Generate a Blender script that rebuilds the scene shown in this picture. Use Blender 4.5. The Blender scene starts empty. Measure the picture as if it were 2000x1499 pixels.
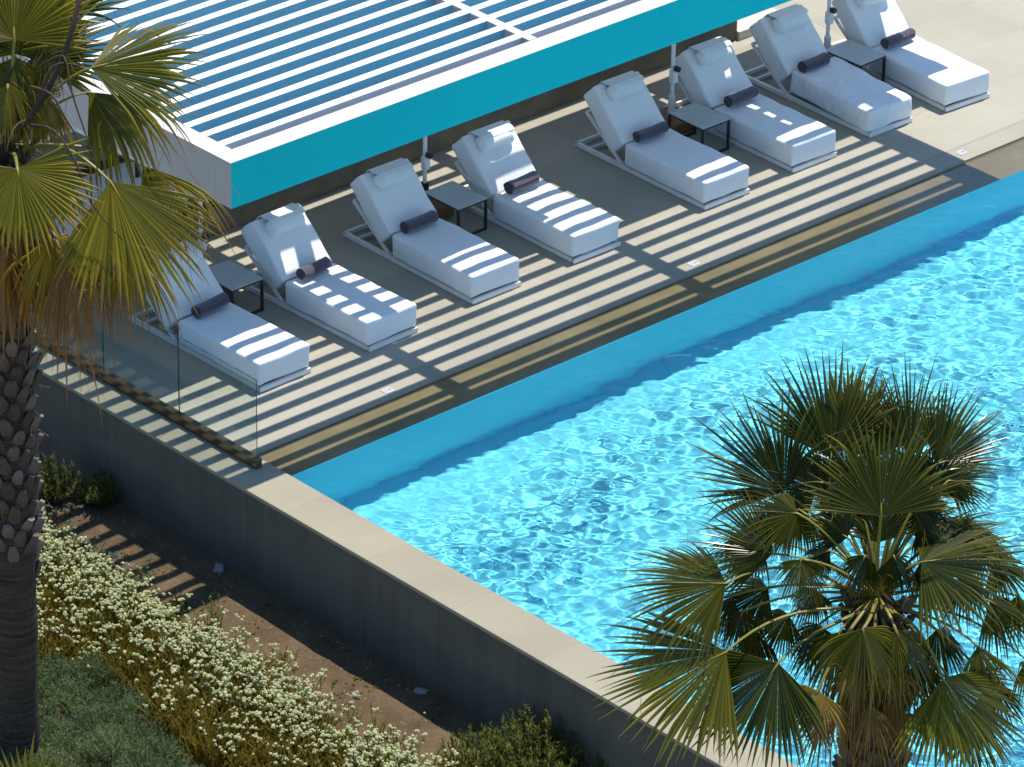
import bpy, bmesh, math, random
import numpy as np
from mathutils import Vector, Matrix, noise as mn

R = math.radians
rng = random.Random(11)
scene = bpy.context.scene
COL = scene.collection
PI = math.pi

# ------------------------------------------------------------------ camera
CAM = Vector((-33.6374, -36.0048, 24.8252))
F_PX = 9760.07                       # focal length in pixels of the 2000 px wide photograph
PITCH, YAW, ROLL = .49209013, .823906584, .01633371
fw = Vector((math.cos(YAW) * math.cos(PITCH), math.sin(YAW) * math.cos(PITCH), -math.sin(PITCH)))
rt0 = Vector((math.sin(YAW), -math.cos(YAW), 0))
up0 = rt0.cross(fw)
rt = math.cos(ROLL) * rt0 + math.sin(ROLL) * up0
up = -math.sin(ROLL) * rt0 + math.cos(ROLL) * up0
cd = bpy.data.cameras.new("camera")
cam = bpy.data.objects.new("camera", cd)
COL.objects.link(cam)
cam.matrix_world = Matrix(((rt.x, up.x, -fw.x, CAM.x), (rt.y, up.y, -fw.y, CAM.y), (rt.z, up.z, -fw.z, CAM.z), (0, 0, 0, 1)))
cd.sensor_width = 36
cd.lens = 36 * F_PX / 2000
cd.clip_start = 1
cd.clip_end = 2000
scene.camera = cam


def on_plane(px, py, z):
    """point of the plane at height z that was measured at a pixel of the survey photograph"""
    d = fw * F_PX + rt * (px - 1000) - up * (py - 749.5)
    return CAM + d * ((z - CAM.z) / d.z)


# ------------------------------------------------------------------ light
KX, KY = 0.380, 0.1265               # shadow shift per metre of height: -x and -y
sun_dir = Vector((KX, KY, 1)).normalized()
elev = math.asin(sun_dir.z)
azim = math.atan2(KX, KY)
sd = bpy.data.lights.new("sun", "SUN")
sd.energy = 4.4
sd.angle = R(0.53)
sd.color = (1.0, 0.94, 0.85)
so = bpy.data.objects.new("sun", sd)
COL.objects.link(so)
so.rotation_euler = sun_dir.to_track_quat('Z', 'Y').to_euler()
so.location = (0, 0, 40)
w = bpy.data.worlds.new("World")
scene.world = w
w.use_nodes = True
nt = w.node_tree
nt.nodes.clear()
sky = nt.nodes.new("ShaderNodeTexSky")
sky.sky_type = 'NISHITA'
sky.sun_disc = False
sky.sun_elevation = elev
sky.sun_rotation = azim
sky.altitude = 30
sky.air_density = 1.0
sky.dust_density = 0.2
sky.ozone_density = 2.2
bg = nt.nodes.new("ShaderNodeBackground")
bg.inputs[1].default_value = 0.15
wo = nt.nodes.new("ShaderNodeOutputWorld")
hs = nt.nodes.new("ShaderNodeHueSaturation")
hs.inputs['Saturation'].default_value = 1.15
nt.links.new(sky.outputs[0], hs.inputs['Color'])
nt.links.new(hs.outputs[0], bg.inputs[0])
nt.links.new(bg.outputs[0], wo.inputs[0])
scene.view_settings.view_transform = 'Standard'
scene.view_settings.look = 'None'
scene.view_settings.exposure = 0.36
scene.view_settings.gamma = 1
cy = scene.cycles
cy.use_denoising = True
cy.denoiser = 'OPENIMAGEDENOISE'
cy.max_bounces = 10
cy.diffuse_bounces = 4
cy.glossy_bounces = 4
cy.transmission_bounces = 8
cy.transparent_max_bounces = 16
cy.caustics_reflective = False
cy.caustics_refractive = True
cy.sample_clamp_indirect = 6.0

# ------------------------------------------------------------------ materials


class N:
    """tiny helper round a material's node tree"""

    def __init__(self, name):
        self.m = bpy.data.materials.new(name)
        self.m.use_nodes = True
        self.t = self.m.node_tree
        self.t.nodes.clear()
        self.out = self.t.nodes.new("ShaderNodeOutputMaterial")

    def n(self, kind, **kw):
        x = self.t.nodes.new("ShaderNode" + kind)
        for k, v in kw.items():
            if k.startswith("i_"):
                x.inputs[int(k[2:])].default_value = v
            else:
                setattr(x, k, v)
        return x

    def l(self, a, b):
        self.t.links.new(a, b)

    def coord(self, scale=1.0, obj=True):
        tc = self.n("TexCoord")
        mp = self.n("Mapping")
        mp.inputs[3].default_value = (scale,) * 3 if not isinstance(scale, tuple) else scale
        self.l(tc.outputs["Object" if obj else "Generated"], mp.inputs[0])
        return mp.outputs[0]

    def wcoord(self, scale=1.0):
        g = self.n("NewGeometry")
        mp = self.n("Mapping")
        mp.inputs[3].default_value = (scale,) * 3 if not isinstance(scale, tuple) else scale
        self.l(g.outputs["Position"], mp.inputs[0])
        return mp.outputs[0]

    def noise(self, co, scale, detail=4, rough=0.55, dist=0.0):
        x = self.n("TexNoise")
        x.inputs["Scale"].default_value = scale
        x.inputs["Detail"].default_value = detail
        x.inputs["Roughness"].default_value = rough
        x.inputs["Distortion"].default_value = dist
        self.l(co, x.inputs["Vector"])
        return x.outputs["Fac"]

    def ramp(self, fac, stops):
        x = self.n("ValToRGB")
        e = x.color_ramp.elements
        while len(e) < len(stops):
            e.new(0.5)
        for el, (p, c) in zip(e, stops):
            el.position = p
            el.color = (*c, 1) if len(c) == 3 else c
        self.l(fac, x.inputs[0])
        return x.outputs[0]

    def mix(self, fac, a, b, mode='MIX'):
        x = self.n("Mix", data_type='RGBA', blend_type=mode)
        for s, v in ((0, fac), (6, a), (7, b)):
            if hasattr(v, "links"):
                self.l(v, x.inputs[s])
            elif s == 0:
                x.inputs[0].default_value = v
            else:
                x.inputs[s].default_value = (*v, 1)
        return x.outputs[2]

    def math(self, op, a, b=0.0):
        x = self.n("Math", operation=op)
        for s, v in ((0, a), (1, b)):
            if hasattr(v, "links"):
                self.l(v, x.inputs[s])
            else:
                x.inputs[s].default_value = v
        return x.outputs[0]

    def bump(self, h, strength, dist, normal=None):
        x = self.n("Bump")
        x.inputs["Strength"].default_value = strength
        x.inputs["Distance"].default_value = dist
        self.l(h, x.inputs["Height"])
        if normal is not None:
            self.l(normal, x.inputs["Normal"])
        return x.outputs[0]

    def principled(self, color, rough=0.6, metal=0.0, spec=0.5, normal=None, **kw):
        p = self.n("BsdfPrincipled")
        if hasattr(color, "links"):
            self.l(color, p.inputs["Base Color"])
        else:
            p.inputs["Base Color"].default_value = (*color, 1)
        if hasattr(rough, "links"):
            self.l(rough, p.inputs["Roughness"])
        else:
            p.inputs["Roughness"].default_value = rough
        p.inputs["Metallic"].default_value = metal
        p.inputs["Specular IOR Level"].default_value = spec
        if normal is not None:
            self.l(normal, p.inputs["Normal"])
        for k, v in kw.items():
            p.inputs[k.replace("_", " ")].default_value = v
        return p.outputs[0]

    def done(self, sh):
        self.l(sh, self.out.inputs[0])
        return self.m


def mat_noise(name, c1, c2, scale, rough=0.7, bump=0.0, bscale=None, spec=0.4, obj=True, dist=0.01, detail=5):
    a = N(name)
    co = a.coord() if obj else a.wcoord()
    c = a.ramp(a.noise(co, scale, detail), [(0.3, c1), (0.7, c2)])
    nm = a.bump(a.noise(co, bscale or scale * 3, 6), bump, dist) if bump else None
    return a.done(a.principled(c, rough, spec=spec, normal=nm))


M = {}
M['frame_white'] = mat_noise('white powder coat', (.74, .74, .73), (.80, .80, .79), 6, .42, spec=.5)


def fabric(name, base, lo, wr):
    a = N(name)
    co = a.coord()
    c = a.ramp(a.noise(co, 3.2, 4), [(0.25, tuple(x * .955 for x in base)), (0.75, base)])
    big = a.noise(a.coord((1.0, 1.6, 1.0)), lo, 3, .5, .6)
    weave = a.noise(co, 420, 2)
    n1 = a.bump(big, wr, .05)
    n2 = a.bump(weave, .12, .002, n1)
    return a.done(a.principled(c, .92, spec=.15, normal=n2, Sheen_Weight=.15))


M['canvas'] = fabric('white canvas cover', (.81, .85, .88), 3.0, .22)
M['canvas_loose'] = fabric('white canvas cover, creased', (.81, .85, .88), 5.5, .75)
M['pillow'] = fabric('white pillow cover', (.78, .85, .88), 6, .35)


def towel_mat():
    a = N('dark terry towel')
    co = a.coord()
    c = a.ramp(a.noise(co, 60, 4), [(.3, (.050, .043, .068)), (.7, (.090, .079, .115))])
    nm = a.bump(a.noise(co, 170, 3), .9, .006)
    return a.done(a.principled(c, .95, spec=.1, normal=nm, Sheen_Weight=.55))


M['towel'] = towel_mat()
M['table_metal'] = mat_noise('dark bronze metal', (.022, .02, .02), (.034, .03, .03), 8, .5)
M['table_top'] = mat_noise('pale grey laminate', (.40, .46, .47), (.46, .52, .52), 3, .3, spec=.5)
M['black'] = mat_noise('black plastic', (.015, .015, .016), (.022, .022, .022), 10, .45)
M['wood'] = mat_noise('brown wood', (.16, .075, .03), (.24, .12, .05), 7, .6, .2)


def deck_mat(name, c1, c2, sx, sy, rough=.72, seam=.78, ofs=(0.33, 0.2)):
    a = N(name)
    g = a.n("NewGeometry")
    mp = a.n("Mapping")
    mp.inputs[1].default_value = (ofs[0], ofs[1], 0)
    a.l(g.outputs["Position"], mp.inputs[0])
    br = a.n("TexBrick", offset=0.0, squash=1.0)
    br.inputs["Scale"].default_value = 1
    br.inputs["Brick Width"].default_value = sx
    br.inputs["Row Height"].default_value = sy
    br.inputs["Mortar Size"].default_value = .0035
    br.inputs["Mortar Smooth"].default_value = .3
    br.inputs["Color1"].default_value = (.89, .885, .875, 1)
    br.inputs["Color2"].default_value = (1, 1, 1, 1)
    br.inputs["Mortar"].default_value = (seam,) * 3 + (1,)
    a.l(mp.outputs[0], br.inputs[0])
    big = a.noise(a.wcoord(), .9, 5, .6)
    fine = a.noise(a.wcoord(), 55, 4, .7)
    c = a.ramp(big, [(.3, c1), (.7, c2)])
    c = a.mix(1.0, c, br.outputs[0], 'MULTIPLY')
    f = a.ramp(fine, [(.3, (.90, .90, .90)), (.7, (1, 1, 1))])
    c = a.mix(1.0, c, f, 'MULTIPLY')
    nm = a.bump(fine, .15, .003)
    return a.done(a.principled(c, rough, spec=.3, normal=nm))


M['deck'] = deck_mat('deck stone tiles', (.375, .348, .278), (.43, .402, .325), .9, .9)
M['coping'] = deck_mat('coping stone', (.325, .288, .21), (.37, .333, .24), 3, 1.25, seam=.72)
M['edge_stone'] = deck_mat('pool edge stone', (.355, .328, .26), (.41, .38, .307), 1.2, 3)


def wall_mat():
    a = N('rendered garden wall')
    co = a.wcoord()
    big = a.noise(a.wcoord((1, .5, 2)), 1.1, 5, .6)
    c = a.ramp(big, [(.25, (.105, .10, .08)), (.75, (.15, .143, .115))])
    st = a.noise(a.wcoord((3, 3, .25)), 2.2, 4, .6)
    c = a.mix(1.0, c, a.ramp(st, [(.3, (.82, .82, .82)), (.65, (1, 1, 1))]), 'MULTIPLY')
    g = a.n("NewGeometry")
    sp = a.n("SeparateXYZ")
    a.l(g.outputs["Position"], sp.inputs[0])
    # render joints every 2.9 m
    fr = a.math('FRACT', a.math('MULTIPLY', a.math('ADD', sp.outputs[1], 31.1), 1 / 2.9))
    jt = a.math('LESS_THAN', fr, .004)
    c = a.mix(a.math('MULTIPLY', jt, .35), c, (.03, .03, .027))
    # lime runs under the coping and soil splashed on the foot
    run = a.math('MULTIPLY', a.ramp(a.noise(a.wcoord((5, 5, .12)), 2.4, 5, .65), [(.56, (0, 0, 0)), (.72, (1, 1, 1))]), .22)
    c = a.mix(run, c, (.19, .18, .15))
    low = a.math('MULTIPLY', a.math('SUBTRACT', -.72, a.math('ADD', sp.outputs[2], a.math('MULTIPLY', a.noise(a.wcoord(), 3.5, 5, .7), .3))), 5.0)
    low = a.ramp(low, [(.0, (0, 0, 0)), (1.0, (.7, .7, .7))])
    c = a.mix(low, c, (.12, .085, .05))
    nm = a.bump(a.noise(co, 45, 5), .3, .006)
    return a.done(a.principled(c, .9, spec=.2, normal=nm))


M['wall'] = wall_mat()
M['concrete'] = mat_noise('board concrete', (.13, .115, .085), (.20, .18, .135), 2.2, .85, .25, 30, .25, False)
M['ledge'] = mat_noise('cream ledge', (.52, .49, .43), (.60, .57, .50), 2.2, .85, .2, 30, .25, False)
M['grey_wall'] = mat_noise('grey render', (.15, .15, .155), (.20, .20, .205), 1.6, .85, .2, 40, .25, False)
M['white_render'] = mat_noise('white render', (.72, .73, .73), (.80, .80, .79), 1.4, .8, .15, 40, .3, False)
M['dark_edge'] = mat_noise('dark metal edging', (.015, .02, .03), (.025, .03, .04), 5, .4)


def slat_white():
    a = N('weathered white paint')
    co = a.wcoord((1, 1, 1))
    sp = a.noise(a.wcoord((.7, 3.0, 1)), 5.0, 5, .7)
    ru = a.noise(a.wcoord((2.2, 10, 4)), 3.1, 5, .75)
    c = a.ramp(sp, [(.25, (.74, .735, .72)), (.7, (.82, .82, .815))])
    c = a.mix(a.ramp(ru, [(.66, (0, 0, 0)), (.74, (.55, .55, .55))]), c, (.45, .24, .14))
    return a.done(a.principled(c, .55, spec=.4))


M['slat_white'] = slat_white()
M['rim_white'] = mat_noise('white beam paint', (.53, .515, .485), (.58, .565, .535), 1.6, .7, .12, 70, .3, False)


def turquoise(name, c1, c2, sc=40):
    a = N(name)
    big = a.noise(a.wcoord(), .8, 3)
    fine = a.noise(a.wcoord(), sc, 4, .7)
    c = a.mix(a.ramp(fine, [(.35, (0, 0, 0)), (.65, (1, 1, 1))]), c1, c2)
    c = a.mix(1.0, c, a.ramp(big, [(.3, (.93, .93, .93)), (.7, (1, 1, 1))]), 'MULTIPLY')
    return a.done(a.principled(c, .75, spec=.25, normal=a.bump(fine, .25, .004)))


M['fascia'] = turquoise('turquoise render', (.002, .58, .60), (.003, .63, .65))
M['slat_blue'] = turquoise('blue painted board face', (.21, .50, .62), (.24, .53, .65), 15)


def gutter_mat():
    a = N('wet brown stone')
    big = a.noise(a.wcoord(), 1.3, 5, .65)
    c = a.ramp(big, [(.3, (.155, .128, .066)), (.7, (.215, .18, .10))])
    st = a.noise(a.wcoord((.8, 4, 1)), 3, 4)
    c = a.mix(1.0, c, a.ramp(st, [(.3, (.86, .86, .84)), (.7, (1, 1, 1))]), 'MULTIPLY')
    wv = a.noise(a.wcoord((1, 2.6, 1)), 7, 3, .55, .5)
    return a.done(a.principled(c, .09, spec=.4, normal=a.bump(wv, .12, .02)))


M['gutter'] = gutter_mat()
M['pool'] = mat_noise('pool paint', (.21, .775, .91), (.24, .81, .94), 3, .6, 0, spec=.2, obj=False)


def water_mat():
    a = N('pool water')
    g = a.n("BsdfGlass", i_0=(.86, .985, 1, 1), i_2=1.333)
    g.inputs["Roughness"].default_value = 0
    return a.done(g.outputs[0])


M['water'] = water_mat()


def glass_mat(name, tint, edge=False):
    a = N(name)
    t = a.n("BsdfTransparent", i_0=(*tint, 1))
    gl = a.n("BsdfGlossy")
    gl.inputs["Color"].default_value = (.9, 1, .98, 1)
    gl.inputs["Roughness"].default_value = .03
    lw = a.n("LayerWeight")
    fc = a.math('ADD', a.math('MULTIPLY', a.math('POWER', lw.outputs["Facing"], 4.0), .55), .035)
    mx = a.n("MixShader")
    a.l(fc, mx.inputs[0])
    a.l(t.outputs[0], mx.inputs[1])
    a.l(gl.outputs[0], mx.inputs[2])
    return a.done(mx.outputs[0])


M['glass'] = glass_mat('clear glass', (.91, .962, .95))
a = N('green glass edge')
M['glass_edge'] = a.done(a.principled((.012, .075, .07), .15, spec=.6))
a = N('bronze channel')
c_ = a.ramp(a.noise(a.wcoord(), 3, 3), [(.3, (.14, .10, .06)), (.7, (.22, .165, .10))])
M['bronze'] = a.done(a.principled(c_, .28, metal=.8))


def soil_mat():
    a = N('dry garden soil')
    co = a.wcoord()
    c = a.ramp(a.noise(co, 2.2, 7, .65), [(.25, (.10, .066, .036)), (.55, (.175, .122, .07)), (.8, (.24, .175, .108))])
    c = a.mix(1.0, c, a.ramp(a.noise(co, 60, 4, .8), [(.3, (.6, .6, .6)), (.68, (1.15, 1.12, 1.08))]), 'MULTIPLY')
    nm = a.bump(a.noise(co, 38, 7, .75), .9, .03)
    return a.done(a.principled(c, .95, spec=.15, normal=nm))


M['soil'] = soil_mat()
M['ground'] = mat_noise('dry ground', (.12, .09, .055), (.19, .15, .10), .6, .95, .3, 8, .15, False)


def leaf_mat(name, green, yellow, brown, trans=.35, rough=.42, spec=.45):
    """leaf colour runs from green to yellow to brown with the dryness stored on the leaf"""
    a = N(name)
    at = a.n("Attribute", attribute_name="dry")
    v = a.n("Attribute", attribute_name="tone")
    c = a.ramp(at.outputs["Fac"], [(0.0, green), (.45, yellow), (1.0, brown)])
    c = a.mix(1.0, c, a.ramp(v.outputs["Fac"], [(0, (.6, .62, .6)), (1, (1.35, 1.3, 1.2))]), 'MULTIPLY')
    p = a.principled(c, rough, spec=spec)
    tr = a.n("BsdfTranslucent")
    tc = a.mix(1.0, c, (1.5, 1.45, .6), 'MULTIPLY')
    a.l(tc, tr.inputs[0])
    mx = a.n("MixShader", i_0=trans)
    a.l(p, mx.inputs[1])
    a.l(tr.outputs[0], mx.inputs[2])
    return a.done(mx.outputs[0])


M['palm_a'] = leaf_mat('olive fan leaf', (.052, .072, .006), (.25, .21, .02), (.30, .145, .04), .34, .36, .34)
M['palm_b'] = leaf_mat('dark green fan leaf', (.014, .030, .003), (.16, .15, .014), (.34, .20, .06), .26, .27, .36)
M['stalk'] = leaf_mat('leaf stalk', (.17, .165, .022), (.34, .27, .05), (.16, .09, .045), .1, .4)
M['dark_stalk'] = mat_noise('dark dry stalk', (.04, .028, .018), (.075, .05, .03), 9, .8)


def bark_mat(name, c1, c2, c3):
    a = N(name)
    v = a.n("Attribute", attribute_name="tone")
    c = a.ramp(v.outputs["Fac"], [(0, c1), (.5, c2), (1, c3)])
    fi = a.noise(a.coord((1, 1, .25)), 40, 4, .7)
    c = a.mix(1.0, c, a.ramp(fi, [(.3, (.6, .6, .6)), (.7, (1.1, 1.1, 1.1))]), 'MULTIPLY')
    return a.done(a.principled(c, .9, spec=.15, normal=a.bump(fi, .6, .01)))


M['boot'] = bark_mat('old leaf bases', (.06, .045, .034), (.17, .13, .105), (.30, .25, .215))
a = N('palm bark')
rg = a.noise(a.coord((1.2, 1.2, 16)), 1.6, 5, .6)
fi_ = a.noise(a.coord((9, 9, 1.2)), 9, 4, .7)
c_ = a.ramp(rg, [(.3, (.045, .036, .027)), (.5, (.085, .066, .048)), (.7, (.125, .10, .075))])
c_ = a.mix(1.0, c_, a.ramp(fi_, [(.35, (.65, .65, .65)), (.65, (1.05, 1.05, 1.05))]), 'MULTIPLY')
M['bark'] = a.done(a.principled(c_, .95, spec=.1, normal=a.bump(rg, .8, .03)))
M['cover_blue'] = leaf_mat('grey green ground cover', (.125, .19, .10), (.21, .245, .12), (.10, .075, .03), .2, .8, .2)
M['herb'] = leaf_mat('flower stems', (.10, .105, .018), (.215, .17, .025), (.16, .085, .022), .2, .8, .2)
M['petal'] = leaf_mat('cream flower heads', (.44, .48, .27), (.50, .49, .27), (.40, .32, .12), .15, .8, .2)
M['shrub'] = leaf_mat('needle shrub', (.085, .12, .016), (.19, .185, .028), (.12, .08, .02), .2, .6, .3)
M['stone'] = mat_noise('pale stone', (.24, .23, .21), (.34, .33, .30), 9, .9, .3)
M['marker'] = mat_noise('white marker tile', (.48, .49, .52), (.54, .55, .58), 9, .3)
M['ink'] = mat_noise('grey lettering', (.16, .16, .18), (.2, .2, .22), 9, .5)

# ------------------------------------------------------------------ mesh helpers


class MB:
    def __init__(self):
        self.v, self.f, self.mi, self.dry, self.tone = [], [], [], [], []

    def add(self, vs, fs, mi=0, dry=0.0, tone=0.5):
        o = len(self.v)
        self.v += [tuple(x) for x in vs]
        self.f += [tuple(i + o for i in q) for q in fs]
        self.mi += [mi] * len(fs)
        n = len(vs)
        self.dry += list(dry) if isinstance(dry, (list, tuple)) else [dry] * n
        self.tone += list(tone) if isinstance(tone, (list, tuple)) else [tone] * n

    def box(self, x0, x1, y0, y1, z0, z1, mi=0, fm=None, tone=.5):
        vs = [(x, y, z) for z in (z0, z1) for y in (y0, y1) for x in (x0, x1)]
        fs = [(0, 2, 3, 1), (4, 5, 7, 6), (0, 1, 5, 4), (2, 6, 7, 3), (0, 4, 6, 2), (1, 3, 7, 5)]  # -z +z -y +y -x +x
        o = len(self.v)
        self.add(vs, fs, mi, 0.0, tone)
        if fm:
            for k, m_ in fm.items():
                self.mi[len(self.mi) - 6 + {'-z': 0, '+z': 1, '-y': 2, '+y': 3, '-x': 4, '+x': 5}[k]] = m_

    def bar(self, p, q, wd, ht, upv=Vector((0, 0, 1)), mi=0, tone=.5):
        p, q = Vector(p), Vector(q)
        d = (q - p).normalized()
        s = d.cross(upv)
        if s.length < 1e-4:
            s = d.cross(Vector((1, 0, 0)))
        s.normalize()
        u = s.cross(d)
        s, u = s * wd / 2, u * ht / 2
        vs = [a_ + b for a_ in (p, q) for b in (-s - u, s - u, s + u, -s + u)]
        self.add(vs, [(0, 1, 2, 3), (7, 6, 5, 4), (0, 4, 5, 1), (1, 5, 6, 2), (2, 6, 7, 3), (3, 7, 4, 0)], mi, 0.0, tone)

    def tube(self, pts, rad, n=8, mi=0, cap=True, dry=0.0, tone=.5, flat=1.0):
        pts = [Vector(p) for p in pts]
        m_ = len(pts)
        rads = rad if isinstance(rad, (list, tuple)) else [rad] * m_
        vs = []
        ref = None
        for i, p in enumerate(pts):
            d = (pts[min(i + 1, m_ - 1)] - pts[max(i - 1, 0)]).normalized()
            if ref is None:
                ref = d.cross(Vector((0, 0, 1)))
                if ref.length < 1e-3:
                    ref = Vector((1, 0, 0))
            s = (ref - d * ref.dot(d)).normalized()
            ref = s
            u = d.cross(s)
            for k in range(n):
                an = 2 * PI * k / n
                vs.append(p + (s * math.cos(an) + u * math.sin(an) * flat) * rads[i])
        fs = [(i * n + k, i * n + (k + 1) % n, (i + 1) * n + (k + 1) % n, (i + 1) * n + k) for i in range(m_ - 1) for k in range(n)]
        if cap:
            fs += [tuple(range(n - 1, -1, -1)), tuple((m_ - 1) * n + k for k in range(n))]
        self.add(vs, fs, mi, dry, tone)

    def build(self, name, mats, parent=None, smooth=False, sharp=None):
        me = bpy.data.meshes.new(name)
        me.from_pydata(self.v, [], self.f)
        for m_ in (mats if isinstance(mats, (list, tuple)) else [mats]):
            me.materials.append(m_)
        me.polygons.foreach_set("material_index", self.mi)
        if any(self.dry):
            me.attributes.new("dry", 'FLOAT', 'POINT').data.foreach_set("value", self.dry)
        if any(t != .5 for t in self.tone):
            me.attributes.new("tone", 'FLOAT', 'POINT').data.foreach_set("value", self.tone)
        if smooth:
            me.polygons.foreach_set("use_smooth", [True] * len(me.polygons))
            if sharp:
                me.set_sharp_from_angle(angle=R(sharp))
        me.update()
        o = bpy.data.objects.new(name, me)
        COL.objects.link(o)
        if parent:
            o.parent = parent
        return o


def tag(o, label=None, cat=None, group=None, kind=None):
    if label:
        o['label'] = label
    if cat:
        o['category'] = cat
    if group:
        o['group'] = group
    if kind:
        o['kind'] = kind
    return o


def empty(name, loc, label, cat, rz=0.0, group=None):
    o = bpy.data.objects.new(name, None)
    o.empty_display_size = .1
    COL.objects.link(o)
    o.location = loc
    o.rotation_euler = (0, 0, rz)
    return tag(o, label, cat, group)


def copy_tree(o, parent=None):
    c = o.copy()
    COL.objects.link(c)
    if parent:
        c.parent = parent
    for ch in list(o.children):
        copy_tree(ch, c)
    return c


def struct(mb, name, mat, **kw):
    return tag(mb.build(name, mat, **kw), kind='structure')


def bevel(o, wd, seg=1):
    bm = bmesh.new()
    bm.from_mesh(o.data)
    bmesh.ops.bevel(bm, geom=bm.edges[:], offset=wd, segments=seg, affect='EDGES', profile=.5)
    bm.to_mesh(o.data)
    bm.free()
    return o


def cushion(hx, hy, hz, r, puff=0.0, nz=0.0, seed=0, frame=None, fine=.07, freq=4.0):
    """soft box: rounded edges, slightly bulging faces and a little unevenness; returns an MB"""
    def cuts(h):
        a_ = [-h, -h + r * .3, -h + r * .65, -h + r]
        n = max(2, int(2 * (h - r) / fine))
        a_ += [-h + r + 2 * (h - r) * i / n for i in range(1, n)]
        return a_ + [h - r, h - r * .65, h - r * .3, h]
    cx, cyy, cz = cuts(hx), cuts(hy), cuts(hz)
    idx, vs, fs = {}, [], []

    def vert(p):
        k = tuple(round(c, 5) for c in p)
        if k in idx:
            return idx[k]
        q = Vector([max(-h + r, min(h - r, c)) for c, h in zip(p, (hx, hy, hz))])
        d = Vector(p) - q
        if d.length > 1e-6:
            d.normalize()
        res = q + d * r
        b = (1 - (p[0] / hx) ** 2) * (1 - (p[1] / hy) ** 2) if abs(p[2]) > hz - 1e-5 else 0
        res.z += puff * b * (1 if p[2] > 0 else -1)
        if nz:
            res += d * nz * mn.noise(Vector((p[0] * freq + seed * 7.3, p[1] * freq, p[2] * freq * 1.5)))
        idx[k] = len(vs)
        vs.append(res)
        return idx[k]
    for ax in range(3):
        A, B = [(cyy, cz), (cz, cx), (cx, cyy)][ax]
        h = (hx, hy, hz)[ax]
        for s in (-1, 1):
            for i in range(len(A) - 1):
                for j in range(len(B) - 1):
                    q = []
                    for di, dj in ((0, 0), (1, 0), (1, 1), (0, 1)):
                        a_, b_ = A[i + di], B[j + dj]
                        p = [(s * h, a_, b_), (b_, s * h, a_), (a_, b_, s * h)][ax]
                        q.append(vert(p))
                    fs.append(tuple(q if s > 0 else q[::-1]))
    m_ = MB()
    if frame is not None:
        vs = [frame @ v for v in vs]
    m_.add(vs, fs)
    return m_


# ------------------------------------------------------------------ the setting
g = MB()
g.box(-220, 220, -220, 220, -1.75, -1.6)
struct(g, 'ground', M['ground'])

# garden soil, slightly uneven
so_ = MB()
nx, ny = 110, 190
x0, x1, y0, y1 = -17.5, -5.84, -17, 7
SOIL = lambda x, y: -.935 + .035 * mn.noise(Vector((x * .9, y * .9, 0))) + .018 * mn.noise(Vector((x * 4, y * 4, 3)))
vs = [(x0 + (x1 - x0) * i / nx, y0 + (y1 - y0) * j / ny, SOIL(x0 + (x1 - x0) * i / nx, y0 + (y1 - y0) * j / ny)) for j in range(ny + 1) for i in range(nx + 1)]
so_.add(vs, [(j * (nx + 1) + i, j * (nx + 1) + i + 1, (j + 1) * (nx + 1) + i + 1, (j + 1) * (nx + 1) + i) for j in range(ny) for i in range(nx)])
struct(so_, 'garden_soil', M['soil'], smooth=True)

# pool deck: paving, stone edge strip, wet overflow ledge
d = MB()
d.box(-5.3265, 16, -1.13, 16, -.3, 0)
struct(d, 'pool_deck', M['deck'])
d = MB()
d.box(-5.3265, 16, -1.42, -1.1335, -.3, 0)
struct(d, 'deck_edge_strip', M['edge_stone'])
d = MB()
d.box(-5.3265, 16, -1.985, -1.421, -.3, -.028)
struct(d, 'overflow_ledge', M['gutter'])

# pool basin
PZ = -1.13
b = MB()
X0, X1, Y0, Y1 = -5.3255, 13, -15, -1.986
b.add([(X0, Y0, PZ), (X1, Y0, PZ), (X1, Y1, PZ), (X0, Y1, PZ)], [(0, 1, 2, 3)])
b.add([(X0, Y1, PZ), (X1, Y1, PZ), (X1, Y1, -.030), (X0, Y1, -.030)], [(0, 1, 2, 3)])
b.add([(X0, Y0, PZ), (X0, Y1, PZ), (X0, Y1, -.030), (X0, Y0, -.030)], [(0, 1, 2, 3)])
b.add([(X1, Y1, PZ), (X1, Y0, PZ), (X1, Y0, -.030), (X1, Y1, -.030)], [(0, 1, 2, 3)])
b.add([(X1, Y0, PZ), (X0, Y0, PZ), (X0, Y0, -.030), (X1, Y0, -.030)], [(0, 1, 2, 3)])
basin = struct(b, 'pool_basin', M['pool'])

# water surface with real ripples
WZ = -.037
step = .0185
xs = np.arange(X0 + .002, X1, step)
ys = np.arange(Y0 + .002, Y1 - .002, step)
xs[-1] = X1 - .002
ys[-1] = Y1 - .003
GX, GY = np.meshgrid(xs, ys)
H = np.zeros_like(GX)
nr = np.random.RandomState(5)
# breeze patches: the small ripples come and go across the pool
PATCH = np.zeros_like(GX)
for k in range(9):
    th = nr.uniform(0, 2 * PI)
    kk = 2 * PI / nr.uniform(1.6, 5.0)
    PATCH += np.sin(kk * (GX * math.cos(th) + GY * math.sin(th)) + nr.uniform(0, 2 * PI))
PATCH = np.clip(.82 + PATCH * .11, .50, 1.15)
for lam, amp, num in ((1.6, .0060, 8), (.8, .0036, 12), (.45, .0024, 16), (.26, .0019, 24), (.16, .0011, 28), (.10, .0004, 28)):
    for k in range(num):
        th = nr.normal(R(54), R(40 if lam > .3 else 52)) + (PI if nr.rand() < .5 else 0)
        L_ = lam * nr.uniform(.75, 1.3)
        kk = 2 * PI / L_
        ph = nr.uniform(0, 2 * PI)
        wob = .35 * np.sin(GX * nr.uniform(.5, 1.3) + GY * nr.uniform(-1.2, 1.2) + ph)
        H += (PATCH if lam < .5 else 1) * amp / math.sqrt(num) * 1.6 * np.sin(kk * (GX * math.cos(th) + GY * math.sin(th)) + ph + wob * 2)
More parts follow.
